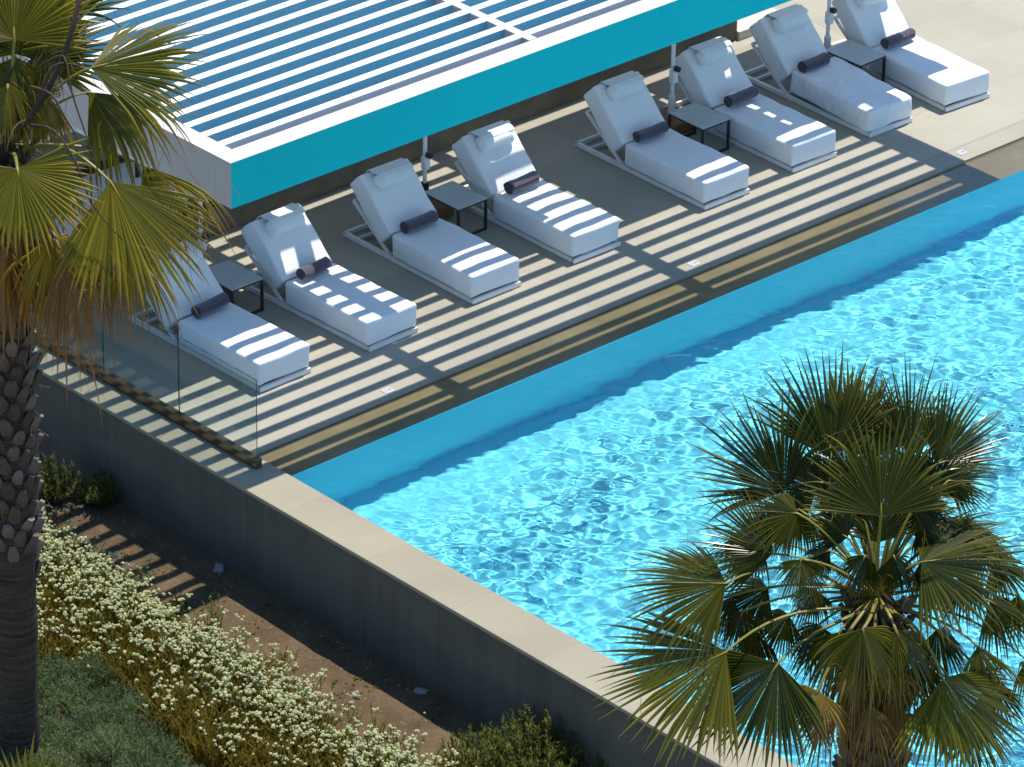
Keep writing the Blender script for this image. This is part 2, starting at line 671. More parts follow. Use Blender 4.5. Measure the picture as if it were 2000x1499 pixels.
calm = .45 + .55 * np.clip((-2.3 - GY) / 1.6, 0, 1)
H *= calm
ny_, nx_ = GX.shape
co = np.stack([GX, GY, WZ + H], -1).reshape(-1, 3)
ii = np.arange(ny_ * nx_).reshape(ny_, nx_)
fa = np.stack([ii[:-1, :-1], ii[:-1, 1:], ii[1:, 1:], ii[1:, :-1]], -1).reshape(-1, 4)
wm = bpy.data.meshes.new('pool_water')
wm.vertices.add(len(co))
wm.vertices.foreach_set("co", co.ravel())
wm.loops.add(fa.size)
wm.loops.foreach_set("vertex_index", fa.ravel().astype(np.int32))
wm.polygons.add(len(fa))
wm.polygons.foreach_set("loop_start", np.arange(0, fa.size, 4, dtype=np.int32))
wm.update(calc_edges=True)
wm.materials.append(M['water'])
wm.polygons.foreach_set("use_smooth", [True] * len(wm.polygons))
water = bpy.data.objects.new('pool_water', wm)
COL.objects.link(water)
tag(water, kind='structure')
try:
    water.cycles.is_caustics_caster = True
    basin.cycles.is_caustics_receiver = True
    sd.cycles.is_caustics_light = True
except Exception as e:
    print('caustics flags', e)

# garden wall along the pool and the terrace, with its stone coping
root = empty('garden_wall', (-5.59, -4, 0), 'long grey rendered retaining wall with beige stone coping beside the pool', 'wall')


def at_root(mb, name, mat, root, **kw):
    o = mb.build(name, mat, root, **kw)
    o.location = -Vector(root.location)
    return o


wb = MB()
wb.box(-5.845, -5.331, -15.4, 9, -1.7, .060)
at_root(wb, 'wall_body', M['wall'], root)
wb = MB()
wb.box(-5.855, -5.326, -15.4, 9, .0605, .1035)
bevel(at_root(wb, 'coping', M['coping'], root), .004)

# low wall and raised terrace behind the loungers
root = empty('low_wall', (0, 2.75, 0), 'low brown concrete wall behind the loungers under the turquoise beam', 'wall')
wb = MB()
wb.box(-5.325, 5.80, 2.70, 2.95, 0, .375)
at_root(wb, 'wall_body', M['concrete'], root)
wb = MB()
wb.box(-5.325, 5.80, 2.685, 2.95, .377, .402)
at_root(wb, 'metal_edging', M['dark_edge'], root)
wb = MB()
wb.box(-5.325, 5.80, 2.952, 4.17, 0, .40)
struct(wb, 'upper_terrace', M['white_render'])
wb = MB()
wb.box(5.803, 6.62, 2.66, 4.2, 0, .11)
tag(wb.build('stone_ledge', M['ledge']), 'low cream stone ledge in the sun past the end of the brown wall', 'ledge')
root = empty('annex_building', (-2, 6, .4), 'low grey walled annex with a flat white roof behind the palm', 'building')
wb = MB()
wb.box(-12, 5.4, 4.172, 9, .0, 1.0)
at_root(wb, 'wall', M['grey_wall'], root)
wb = MB()
wb.box(-12, 5.4, 4.16, 9, 1.003, 1.05)
at_root(wb, 'roof', M['white_render'], root)
wb = MB()
wb.box(-12, 5.4, 4.155, 4.17, .42, .52)
at_root(wb, 'base_band', M['dark_edge'], root)
pp = MB()
pp.box(-2.58, -2.545, 3.76, 3.80, .402, 1.5)
tag(pp.build('slim_post', M['dark_edge']), 'slim dark post standing on the pale raised terrace', 'post')

# ------------------------------------------------------------------ pergola
PH = 3.52
PX0, PX1, PYF, PYB = -5.648, 6.57, -1.658, 8.6
perg = empty('pergola', (0, 0, 0), 'large white slatted pergola with turquoise front beam over the loungers', 'pergola')


def pbeam(name, x0, x1, y0, y1, z0, z1, fm=None, mats=None):
    m_ = MB()
    m_.box(x0, x1, y0, y1, z0, z1, 0, fm)
    o = m_.build(name, mats or [M['rim_white'], M['fascia']], perg)
    return o


pbeam('front_beam', PX0, PX1, PYF, PYF + .242, PH - .50, PH, {'-y': 1})
pbeam('side_beam', PX0, PX0 + .214, PYF + .2445, PYB, PH - .50, PH)
pbeam('side_beam', PX1 - .228, PX1, PYF + .2445, PYB, PH - .50, PH)
pbeam('rear_beam', PX0 + .2155, PX1 - .2295, PYB - .24, PYB, PH - .50, PH)
for bx in (-1.391, 2.18):
    pbeam('cross_beam', bx - .053, bx + .053, PYF + .2445, PYB - .2415, PH - .34, PH + .003)
pbeam('added_shade_panel', PX0 + .2165, PX1 - .2165, 3.3, PYB - .2425, PH - .47, PH - .44)  # unseen sheet added under the rear slats to keep the terrace evenly shaded
k = 0
yy = -1.297
while yy + .103 < PYB - .26:
    first = (k == 0)
    s = MB()
    for xa, xb in ((PX0 + .2155, -1.4455), (-1.3365, 2.1255), (2.2345, PX1 - .2295)):
        s.box(xa, xb, yy, yy + .103, PH - .165, PH, 0, {'-y': 0 if first else 1})
    s.build('slat', [M['slat_white'], M['slat_blue']], perg)
    yy += .2725
    k += 1
for px_, py_ in ((-5.2, 8.3), (-1.391, 8.3), (2.18, 8.3), (6.4, 8.3)):
    m_ = MB()
    m_.box(px_ - .11, px_ + .11, py_ - .11, py_ + .11, 1.052 if px_ < 5 else 0, PH - .5)
    m_.build('column', M['rim_white'], perg)

# ------------------------------------------------------------------ glass balustrade
gy = [-1.813, -.561, .691, 1.943, 2.66]
glabels = ['clear glass panel nearest the pool at the open end of the balustrade',
           'second clear glass panel from the pool end of the balustrade',
           'clear glass panel of the balustrade behind the hanging palm leaves',
           'short glass panel of the balustrade beside the low brown wall']
for i in range(4):
    p = MB()
    ya, yb = gy[i] + .004, gy[i + 1] - .004
    p.box(-5.485, -5.473, ya, yb, .2, 1.111, 0, {'+z': 1, '-y': 1, '+y': 1})
    tag(p.build('glass_panel', [M['glass'], M['glass_edge']]), glabels[i], 'glass panel', 'glass panels of the balustrade')
p = MB()
p.box(-5.521, -5.437, -1.84, 2.68, .1045, .214)
o = p.build('rail_channel', M['bronze'])
bevel(o, .006)
tag(o, 'long bronze floor channel holding the glass balustrade on the coping', 'rail')

# ------------------------------------------------------------------ loungers
LW, LS, HS = .70, 1.335, .338


def lounger_parts(root, loose=False, var=0):
    """front left corner of the mattress at the origin, foot end towards -y"""
    f = MB()
    for x in (.02, LW - .02):
        f.bar((x, .005, .032), (x, 2.15, .032), .04, .05)
    f.bar((.0, .0, .032), (LW, .0, .032), .04, .05)
    f.bar((.0, 2.15, .032), (LW, 2.15, .032), .04, .05)
    f.bar((.04, 1.95, .035), (LW - .04, 1.95, .035), .03, .035)
    f.bar((.04, 1.42, .035), (LW - .04, 1.42, .035), .03, .035)
    for x in (.06, LW - .06):
        for y in (.08, 2.05):
            f.box(x - .025, x + .025, y - .025, y + .025, 0, .012)
    f.build('frame', M['frame_white'], root)
    bf = MB()
    for x in (.018, LW - .018):
        bf.bar((x, 1.40, .065), (x, 2.00, .50), .03, .03)
    bf.bar((.018, 1.99, .495), (LW - .018, 1.99, .495), .03, .03)
    bf.bar((.018, 1.62, .225), (LW - .018, 1.62, .225), .03, .03)
    bf.build('backrest_frame', M['frame_white'], root)
    cv = M['canvas_loose'] if loose else M['canvas']
    zb = .066
    lift = Matrix.Rotation(R(2.2 if loose else 0), 4, 'X')
    fr = Matrix.Translation((LW / 2, LS / 2, (HS + zb) / 2)) @ lift
    if loose:
        fr = Matrix.Translation((.012, 0, .014)) @ fr @ Matrix.Rotation(R(-1.3), 4, 'Z')
    c = cushion(LW / 2 + .004, LS / 2, (HS - zb) / 2, .032, .012, .022 if loose else .013, var, fr)
    c.build('seat_cushion', cv, root, smooth=True)
    # backrest slab: from the hinge line up and back at 45 degrees
    ang = R(45.3)
    ln, tk = .755, .275
    u = Vector((0, math.cos(ang), math.sin(ang)))
    n = Vector((0, -math.sin(ang), math.cos(ang)))
    mid = Vector((LW / 2, LS + .004, HS - .002)) + u * (ln / 2) - n * (tk / 2)
    fr = Matrix(((1, 0, 0, mid.x), (0, u.y, n.y, mid.y), (0, u.z, n.z, mid.z), (0, 0, 0, 1)))
    c = cushion(LW / 2 + .004, ln / 2, tk / 2, .03, .010, .014, var + 3, fr)
    c.build('backrest_cushion', cv, root, smooth=True)
    # pillow roll with its flap over the top edge
    top = Vector((LW / 2, LS + .004, HS)) + u * (ln - .175) + n * .055
    fr = Matrix(((1, 0, 0, top.x), (0, u.y, n.y, top.y), (0, u.z, n.z, top.z), (0, 0, 0, 1)))
    c = cushion(.245, .10, .078, .075, .006, .010, var + 5, fr, .05, 9)
    c.build('pillow', M['pillow'], root, smooth=True)
    fl = MB()
    base = Vector((0, LS + .004, HS))
    prof = [base + u * (ln - .16) + n * .137, base + u * (ln - .10) + n * .118, base + u * (ln - .04) + n * .045, base + u * (ln + .004) + n * .012,
            base + u * (ln + .013) - n * .02, base + u * (ln + .011) - n * .14]
    for i in range(len(prof) - 1):
        p0, p1 = prof[i], prof[i + 1]
        nn = (p1 - p0).cross(Vector((1, 0, 0))).normalized() * .006
        if nn.dot(n) < 0:
            nn = -nn
        xs_ = (.125, LW - .10)
        vs_ = [Vector((x, q.y, q.z)) + o_ for o_ in (Vector(), nn) for q in (p0, p1) for x in xs_]
        fl.add(vs_, [(0, 1, 3, 2), (4, 6, 7, 5), (0, 2, 6, 4), (1, 5, 7, 3), (0, 4, 5, 1), (2, 3, 7, 6)])
    fl.build('pillow_flap', M['pillow'], root)


# x, y of the front left corner, turn, label
LOUNGERS = [
    (-4.317, -.445, .5, 'white lounger beside the glass balustrade with its back behind the palm leaves'),
    (-2.856, -.504, 1.6, 'white lounger dappled with two rows of sun patches between two side tables near the palm'),
    (-1.289, -.400, -.6, 'white lounger with two sun stripes at its foot, left of the black sleeved umbrella'),
    (.205, -.403, -.9, 'white lounger with five long sun stripes along its whole seat'),
    (2.239, -.382, -.9, 'white lounger with one single thin sun stripe across its foot end'),
    (3.678, -.350, -1.1, 'white lounger with a row of small square sun patches down its seat'),
    (5.022, -.272, -.9, 'white lounger with a creased crooked seat cushion lifted off its frame'),
    (6.210, -.364, -3.8, 'white lounger mostly in full sun at the far right end of the row'),
]
lroots = []
proto = None
for i, (x, y, a_, lab) in enumerate(LOUNGERS):
    # every cover creases in its own way
    r_ = empty('sun_lounger', (x, y, 0), lab, 'sun lounger', R(a_), 'sun loungers in a row on the pool deck')
    lounger_parts(r_, i == 6, 2 * i + 1)
    lroots.append(r_)


def towel_mesh(seed, ln=.44, rad=.082):
    """terry towel rolled up: a spiral sheet with thickness, slightly flattened"""
    r2 = random.Random(seed)
    m_ = MB()
    turns, n, nl = 3.3, 78, 14
    th = .0085
    ph0 = r2.uniform(-.5, .5) + 1.0
    rings = []
    for j in range(nl + 1):
        t = j / nl
        ring_o, ring_i = [], []
        for i in range(n + 1):
            s = i / n
            an = ph0 + s * turns * 2 * PI
            rr = .010 + (rad - .010) * s
            rr += (.006 if seed in (2, 8, 4) else .003) * mn.noise(Vector((math.cos(an) * 2 + seed, math.sin(an) * 2, t * 5)))
            endp = .006 * mn.noise(Vector((seed * 3.1, s * 6, 0 if t < .5 else 9)))
            x = (t - .5) * (ln + .012 * (1 - s)) + (endp * (2 * t - 1))
            bend = .006 * math.sin(t * PI)
            for ring, q in ((ring_o, rr), (ring_i, max(rr - th, .001))):
                ring.append((x, math.cos(an) * q * 1.04, math.sin(an) * q * .95 + rad * .95 - bend))
        rings.append((ring_o, ring_i))
    vs_, fs_ = [], []
    for o_, i_ in rings:
        vs_ += o_ + i_
    st = 2 * (n + 1)
    for j in range(nl):
        for i in range(n):
            a0, b0 = j * st + i, (j + 1) * st + i
            fs_.append((a0, b0, b0 + 1, a0 + 1))
            fs_.append((a0 + n + 1, a0 + n + 2, b0 + n + 2, b0 + n + 1))
        e0, e1 = j * st + n, (j + 1) * st + n
        fs_.append((e0, e1, e1 + n + 1, e0 + n + 1))
    for j in (0, nl):
        for i in range(n):
            a0 = j * st + i
            q = (a0, a0 + 1, a0 + n + 2, a0 + n + 1)
            fs_.append(q if j == 0 else q[::-1])
    m_.add(vs_, fs_)
    return m_


TOW = [(.36, 1.215, 6, 'dark rolled towel on the lounger beside the glass balustrade'),
       (.33, 1.235, 3, 'rolled towel half in sun on the lounger dappled with sun patches near the palm'),
       (.315, 1.235, 2, 'dark purple rolled towel on the lounger left of the umbrella with a black base'),
       (.33, 1.225, 3, 'grey rolled towel in sunlight on the lounger with five long sun stripes'),
       (.32, 1.235, 0, 'very dark rolled towel on the lounger with one thin sun stripe'),
       (.33, 1.215, 2, 'dark rolled towel with a pale sun patch, on the lounger with square patches'),
       (.30, 1.235, 2, 'dark rolled towel in shade on the lounger with the creased crooked cushion'),
       (.33, 1.20, 4, 'loosely rolled sunlit purple towel on the far right lounger')]
for i, (tx, ty, ta, lab) in enumerate(TOW):
    o = towel_mesh(i + 1, (.43, .40, .44, .42, .43, .42, .40, .46)[i], (.086, .078, .083, .088, .08, .081, .087, .078)[i]).build('rolled_towel', M['towel'], smooth=True, sharp=50)
    x, y, a_, _ = LOUNGERS[i]
    ro = Matrix.Rotation(R(a_), 4, 'Z')
    o.location = Vector((x, y, 0)) + ro @ Vector((tx, ty, HS + .008))
    o.rotation_euler = (0, 0, R(a_ + ta))
    tag(o, lab, 'towel', 'rolled towels on the loungers')

# ------------------------------------------------------------------ side tables


def table_parts(root, tx=.44, ty=.58, h=.396):
    t = MB()
    t.box(-tx, 0, 0, ty, h - .014, h)
    bevel(t.build('table_top', M['table_top'], root), .002)
    r_ = MB()
    r_.box(-tx, 0, 0, ty, h - .032, h - .0145)
    r_.build('top_frame', M['table_metal'], root)
    for x in (-tx + .014, -.014):
        for y in (.014, ty - .014):
            l_ = MB()
            l_.box(x - .013, x + .013, y - .013, y + .013, 0, h - .0325)
            l_.build('leg', M['table_metal'], root)
    for y in (.014, ty - .014):
        l_ = MB()
        l_.box(-tx + .0275, -.0275, y - .012, y + .012, .002, .026)
        l_.build('foot_bar', M['table_metal'], root)


TABLES = [(-3.081, .959, .1, 'pale topped side table between the two loungers nearest the palm'),
          (.063, .844, .6, 'pale topped side table beside the umbrella with a black base'),
          (3.574, .562, -.7, 'pale topped side table left of the lounger with square sun patches'),
          (6.217, .625, 1.0, 'pale topped side table left of the lounger in full sun')]
proto = None
for i, (x, y, a_, lab) in enumerate(TABLES):
    if proto is None:
        proto = empty('side_table', (x, y, 0), lab, 'side table', R(a_), 'side tables between the loungers')
        table_parts(proto)
    else:
        o = copy_tree(proto)
        o.location = (x, y, 0)
        o.rotation_euler = (0, 0, R(a_))
        o['label'] = lab

# ------------------------------------------------------------------ umbrellas
UH = 2.30


def umbrella(x, y, lab, black, half=1.24):
    r_ = empty('patio_umbrella', (x, y, 0), lab, 'umbrella', 0, 'umbrellas under the pergola')
    m_ = MB()
    m_.box(-.24, .24, -.24, .24, 0, .14)
    bevel(m_.build('base', M['wood'], r_), .015)
    m_ = MB()
    m_.tube([(0, 0, .14), (0, 0, .40)], [.048, .04] if not black else [.062, .045], 16)
    m_.build('sleeve', M['black'] if black else M['frame_white'], r_, smooth=True, sharp=40)
    m_ = MB()
    m_.tube([(0, 0, .4), (0, 0, UH + .42)], .024, 16)
    m_.build('pole', M['frame_white'], r_, smooth=True, sharp=40)
    m_ = MB()
    m_.box(-.04, .04, -.055, .03, .57, .73)
    h_ = bevel(m_.build('crank_housing', M['frame_white'], r_), .01)
    m_ = MB()
    m_.tube([(0, -.045, .76), (0, -.10, .76)], .035, 14)
    m_.build('knob', M['black'], h_, smooth=True, sharp=40)
    m_ = MB()
    apex = (0, 0, UH + .40)
    n = 10
    ring = []
    for sx, sy, ex, ey in ((-1, -1, 1, -1), (1, -1, 1, 1), (1, 1, -1, 1), (-1, 1, -1, -1)):
        for i in range(n):
            t = i / n
            sag = -.03 * math.sin(t * PI)
            ring.append(((sx + (ex - sx) * t) * half * (1 - .02 * math.sin(t * PI)), (sy + (ey - sy) * t) * half * (1 - .02 * math.sin(t * PI)), UH + sag))
    vs_ = [apex] + ring + [(q[0], q[1], q[2] - .12) for q in ring]
    c_n = len(ring)
    fs_ = [(0, 1 + i, 1 + (i + 1) % c_n) for i in range(c_n)]
    fs_ += [(1 + i, 1 + c_n + i, 1 + c_n + (i + 1) % c_n, 1 + (i + 1) % c_n) for i in range(c_n)]
    m_.add(vs_, fs_)
    m_.build('canopy', M['canvas'], r_)
    for k_ in range(8):
        an = k_ * PI / 4 + PI / 4
        L_ = half * (1.38 if k_ % 2 == 0 else .97)
        m_ = MB()
        m_.bar((0, 0, UH + .36), (math.cos(an) * L_, math.sin(an) * L_, UH - .03), .014, .02)
        m_.build('rib', M['frame_white'], r_)
    return r_


umbrella(-3.38, 1.65, 'open white umbrella under the pergola beside the lounger behind the palm leaves', False)
umbrella(-.216, 1.585, 'open white umbrella under the pergola on a pole with a black sleeve', True)
umbrella(3.49, 1.445, 'open white umbrella under the pergola at the table beside the square patched lounger', False)
umbrella(6.06, 1.44, 'open white umbrella at the right end under the pergola edge, pole partly in sun', False)

# ------------------------------------------------------------------ depth marker tiles
MK = [(-3.27, -1.29, 'white depth marker tile in sun near the glass balustrade end of the pool edge'),
      (1.22, -1.27, 'white depth marker tile half hidden in stripe shadow on the middle of the pool edge'),
      (5.55, -1.25, 'white depth marker tile in sun where the pergola shadow ends')]
for x, y, lab in MK:
    r_ = empty('depth_marker', (x, y, 0), lab, 'depth marker', 0, 'depth markers on the pool edge')
    m_ = MB()
    m_.box(-.06, .06, -.05, .05, .0005, .006)
    m_.build('tile', M['marker'], r_)
    cu = bpy.data.curves.new('depth_text', 'FONT')
    cu.body = '1.20'
    cu.size = .05
    cu.align_x = 'CENTER'
    cu.align_y = 'CENTER'
    cu.extrude = .0006
    tmp = bpy.data.objects.new('lettering', cu)
    to = bpy.data.objects.new('lettering', bpy.data.meshes.new_from_object(tmp))
    bpy.data.objects.remove(tmp)
    COL.objects.link(to)
    to.data.materials.append(M['ink'])
    to.parent = r_
    to.location = (0, 0, .007)

# ------------------------------------------------------------------ palms


class Palm:
    def __init__(self, base, crown_px, crown_d, label, mat, seed, grow=1.0):
        self.crown = crown_px
        self.mat = mat
        self.r = random.Random(seed)
        self.root = empty('fan_palm', base, label, 'palm tree')
        self.base = Vector(base)
        # depth of the crown: straight above the base
        self.h = crown_d
        self.C = self.base + Vector((crown_d[0], crown_d[1], crown_d[2]))
        self.depth = (self.C - CAM).dot(fw)
        self.mpp = self.depth / F_PX
        self.seed = seed
        self.grow = grow

    def P(self, px, py, dep=0.0):
        """survey position -> point near the crown; dep metres nearer than the crown's heart"""
        dd = self.depth - dep
        return CAM + fw * dd + (rt * (px - 1000) - up * (py - 749.5)) * (dd / F_PX)

    def vec(self, v):
        return rt * v[0] + up * v[1] - fw * v[2]

    def frond(self, hub, tip, face=(0, .3, 1), spread=200, droop=.3, dep=0.0, dtip=0.0, dry=0.0, nseg=40, split=.5, start=None, via=None,
              costa=.22, tone=.5, ragged=.08, cup=.12, threads=10, fold=None):
        r = self.r
        H_ = self.P(hub[0], hub[1], dep)
        T_ = self.P(tip[0], tip[1], dep + dtip)
        ax = T_ - H_
        Rr = ax.length * self.grow
        ax.normalize()
        n = self.vec(face).normalized()
        s = n.cross(ax).normalized()
        n = ax.cross(s).normalized()
        half = R(spread / 2)
        if fold is None:
            fold = min(.62, .10 + 1.1 * droop) if droop > .07 else 0
        m_ = MB()
        steps = [0, .12, .3, split, split + (1 - split) * .2, split + (1 - split) * .4, split + (1 - split) * .6, split + (1 - split) * .8, 1]
        dth = 2 * half / nseg
        g_ = Vector((0, 0, -1))
        for k_ in range(nseg):
            th = -half + dth * (k_ + .5) + r.gauss(0, dth * .06)
            q = abs(th) / half
            # the two halves of the fan fold down along the midrib, stiff young fans cup upwards
            sh = s * math.cos(fold) - n * (math.sin(fold) * (1 if th > 0 else -1))
            d_ = (ax * math.cos(th) + sh * math.sin(th)).normalized()
            if fold < .05:
                d_ = (d_ + n * cup * (q ** 1.5) * .8).normalized()
            b_ = H_
            Ri = Rr * (1 - .18 * q * q) * (1 + r.gauss(0, ragged)) * .97
            nl = (n + s * (math.tan(fold) * (1 if th > 0 else -1) * .9)).normalized()
            lat = (nl.cross(d_)).normalized()
            sp = split * (1 + r.gauss(0, .06))
            wmax = 2 * sp * Rr * math.tan(dth / 2) * 1.04
            dr = droop * (1 + r.gauss(0, .18)) * (.75 + .5 * q)
            if r.random() < .13:
                dr = dr * 2.2 + .22          # a snapped segment that hangs
            tw = r.gauss(0, .75)
            sdy = dry + r.gauss(0, .07)
            ton = max(0.02, min(.98, tone + r.gauss(0, .13)))
            vs_, dv, tv = [], [], []
            pos = b_.copy()
            tp = 0
            for i_, t in enumerate(steps):
                tt = t if i_ < 3 else (sp if i_ == 3 else sp + (1 - sp) * (t - split) / (1 - split))
                mid_t = (tt + tp) / 2
                pull = dr * (.35 * mid_t + 4.2 * max(0, mid_t - sp * .85) ** 1.15)
                dd_ = (d_ + g_ * pull + lat * (tw * .22 * max(0, mid_t - sp))).normalized()
                pos = pos + dd_ * (Ri * (tt - tp))
                tp = tt
                wd = 2 * tt * Rr * math.tan(dth / 2) * 1.04 if tt <= sp else wmax * (1 - ((tt - sp) / (1 - sp)) ** 1.25)
                wd = max(wd, .004 * (1 - tt) + .0015)
                rise = wd * .42
                vs_ += [pos - lat * wd * .5 - nl * rise * .5, pos + nl * rise * .5, pos + lat * wd * .5 - nl * rise * .5]
                e_ = sdy + max(0, tt - sp) * ((.75 if self.mat is M['palm_a'] else .45) + .5 * dry) + (.35 if tt > .97 else 0)
                dv += [max(0.001, min(1, e_))] * 3
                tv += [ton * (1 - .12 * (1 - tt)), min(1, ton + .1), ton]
            fs_ = []
            for i_ in range(len(steps) - 1):
                o_ = i_ * 3
                fs_ += [(o_, o_ + 3, o_ + 4, o_ + 1), (o_ + 1, o_ + 4, o_ + 5, o_ + 2)]
            m_.add(vs_, fs_, 0, dv, tv)
        # fine threads that split off between the segments
        for k_ in range(threads if dry < .4 else 4):
            th = r.uniform(-half, half)
            d_ = (ax * math.cos(th) + s * math.sin(th)).normalized()
            p0 = H_ + d_ * Rr * r.uniform(.45, .65)
            pts = [p0]
            v_ = d_ * .6 + Vector((r.gauss(0, .4), r.gauss(0, .4), r.gauss(-.2, .3)))
            for j_ in range(6):
                v_ = v_ + Vector((r.gauss(0, .25), r.gauss(0, .25), r.gauss(-.25, .2)))
                pts.append(pts[-1] + v_.normalized() * Rr * r.uniform(.03, .075))
            m_.tube(pts, .0022, 3, cap=False, dry=.6, tone=.8)
        fo = empty('frond', (0, 0, 0), None, None)
        fo.parent = self.root
        fo.location = -self.base
        m_.build('leaf_blade', self.mat, fo, smooth=True, sharp=20)
        st = self.P(start[0], start[1], start[2] if len(start) > 2 else dep * .3) if start else self.C + (H_ - self.C) * .06 + Vector((0, 0, r.uniform(-.1, .12)))
        if via:
            mid = self.P(via[0], via[1], via[2] if len(via) > 2 else dep * .6)
        else:
            mid = (st + H_) / 2 + Vector((0, 0, .10 * (H_ - st).length))
        end = H_ + ax * (costa * Rr * .55) + g_ * (droop * Rr * .03)
        pts = []
        # quadratic arc through mid, running on into the blade
        c1 = mid * 2 - (st + H_) / 2
        for i_ in range(9):
            t = i_ / 8
            pts.append(st * (1 - t) ** 2 + c1 * 2 * t * (1 - t) + H_ * t * t)
        pts.append(end)
        pm = MB()
        dpt = min(1, max(.002, dry * .9))
        pm.tube(pts, [.030, .023, .020, .018, .017, .016, .015, .014, .013, .004], 7, dry=dpt, tone=.55, flat=.6)
        pm.build('petiole', M['stalk'], fo, smooth=True)

    def stalk(self, pts, r0=.016, r1=.006):
        p = [self.P(*q) for q in pts]
        c_ = []
        for i in range(len(p) - 1):
            for t in (0, .33, .66):
                a0 = p[max(i - 1, 0)]
                b0, b1 = p[i], p[i + 1]
                a1 = p[min(i + 2, len(p) - 1)]
                c_.append(.5 * ((2 * b0) + (b1 - a0) * t + (2 * a0 - 5 * b0 + 4 * b1 - a1) * t * t + (3 * b0 - a0 - 3 * b1 + a1) * t ** 3))
        c_.append(p[-1])
        m_ = MB()
        n_ = len(c_)
        m_.tube(c_, [r0 + (r1 - r0) * i / (n_ - 1) for i in range(n_)], 6)
        o = m_.build('flower_stalk', M['dark_stalk'], self.root, smooth=True)
        o.location = -self.base

    def trunk(self, r0, r1, boots_from, boot_n, skirt=0.0):
        r = self.r
        B, T = self.base.copy(), self.C.copy() + Vector((0, 0, .16))
        n, m = 40, 22
        vs_, fs_ = [], []
        Ht = (T - B).length
        for i in range(n + 1):
            t = i / n
            p = B.lerp(T, t)
            rad = r0 + (r1 - r0) * t + .10 * r0 * math.exp(-t * Ht / .3) + (.006 * math.sin(t * Ht * 42) if t < boots_from + .1 else 0)
            if t > .9:
                rad *= 1.001 - ((t - .9) / .1) ** 2.2
            for k_ in range(m):
                an = 2 * PI * k_ / m
                q = rad * (1 + .05 * mn.noise(Vector((math.cos(an) * 2, math.sin(an) * 2, t * Ht * 3 + self.seed))))
                vs_.append(p + Vector((math.cos(an) * q, math.sin(an) * q, 0)))
        fs_ = [(i * m + k_, i * m + (k_ + 1) % m, (i + 1) * m + (k_ + 1) % m, (i + 1) * m + k_) for i in range(n) for k_ in range(m)]
        t_ = MB()
        t_.add(vs_, fs_)
        b_ = t_                        # the old leaf bases are the surface of the trunk
        dark = .55 if self.mat is M['palm_b'] else 1.0
        ga = 2.39996
        for k_ in range(boot_n):
            t = boots_from + (0.97 - boots_from) * k_ / boot_n
            if k_ < 22 and r.random() > k_ / 22:
                continue
            an = k_ * ga + r.gauss(0, .06)
            rad = r0 + (r1 - r0) * t
            p = B.lerp(T, t)
            o_ = Vector((math.cos(an), math.sin(an), 0))
            s_ = Vector((-math.sin(an), math.cos(an), 0))
            L_ = r.uniform(.13, .20)
            lean = r.uniform(.28, .6)
            wb_ = r.uniform(.055, .075)
            base = p + o_ * (rad - .02)
            rows = []
            for j_, (f_, wf, th_) in enumerate(((0, 1.0, .030), (.45, .9, .034), (.8, .62, .03), (1.0, .52, .026))):
                c0 = base + Vector((0, 0, 1)) * (L_ * f_) + o_ * (L_ * lean * f_ ** 1.3 + .012)
                nn = (o_ - Vector((0, 0, 1)) * lean * .7).normalized()
                rows.append([c0 - s_ * wb_ * wf - nn * th_ * .3, c0 - s_ * wb_ * wf * .5 + nn * th_, c0 + s_ * wb_ * wf * .5 + nn * th_, c0 + s_ * wb_ * wf - nn * th_ * .3, c0 - nn * th_ * .9])
            vv = [q for rw in rows for q in rw]
            ff = []
            for j_ in range(3):
                for i_ in range(5):
                    ff.append((j_ * 5 + i_, j_ * 5 + (i_ + 1) % 5, (j_ + 1) * 5 + (i_ + 1) % 5, (j_ + 1) * 5 + i_))
            ff.append((15, 16, 17, 18, 19))
            tn = r.uniform(.25, .95)
            b_.add(vv, ff, 1, 0.0, [min(1, max(.01, dark * tn * (.75 + .1 * (i // 5)))) for i in range(20)])
            if r.random() < .35:
                # torn fibre hanging at the base
                q0 = base + o_ * .03
                b_.tube([q0, q0 + o_ * .05 + Vector((r.gauss(0, .02), r.gauss(0, .02), .03)), q0 + o_ * .09 + Vector((r.gauss(0, .03), r.gauss(0, .03), -.03))], .004, 4, 1, tone=.7)
        o = b_.build('trunk', [M['bark'], M['boot']], self.root, smooth=True, sharp=28)
        o.location = -self.base


# --- palm at the left
LBASE = on_plane(36, 1500, -.955)
lc = Vector((0, 0, 6.95))
pl = Palm(tuple(LBASE), (15, 275), lc, 'tall fan palm at the left with olive leaves and a shaggy dead leaf skirt', M['palm_a'], 3)


def shift(palm, want):
    """lean the trunk a little so that the heart of the crown sits where it was surveyed"""
    d = palm.depth
    p = palm.P(*want)
    dv = p - palm.C
    palm.C = p
    palm.depth = (palm.C - CAM).dot(fw)


shift(pl, (12, 285))
pl.trunk(.205, .19, .30, 230)
F = pl.frond
A0 = (35, 292)
# upright leaves at the top
F((28, 78), (20, -130), (-.1, -.2, 1), 200, .05, .35, .05, .28, 42, .55, (20, 262), tone=.75)
F((68, 118), (150, -70), (.45, .1, .8), 190, .08, .2, -.1, .05, 42, .55, (25, 262), tone=.3)
F((-35, 120), (-120, -80), (-.3, 0, 1), 200, .1, .2, 0, .1, 36, .5)
F((105, 70), (190, 40), (.5, .6, .3), 150, .75, -.3, -.1, .05, 30, .45, (30, 262), tone=.25)
F((110, 30), (90, -150), (.2, .1, .9), 170, .1, -.5, -.3, .0, 34, .5, tone=.25)
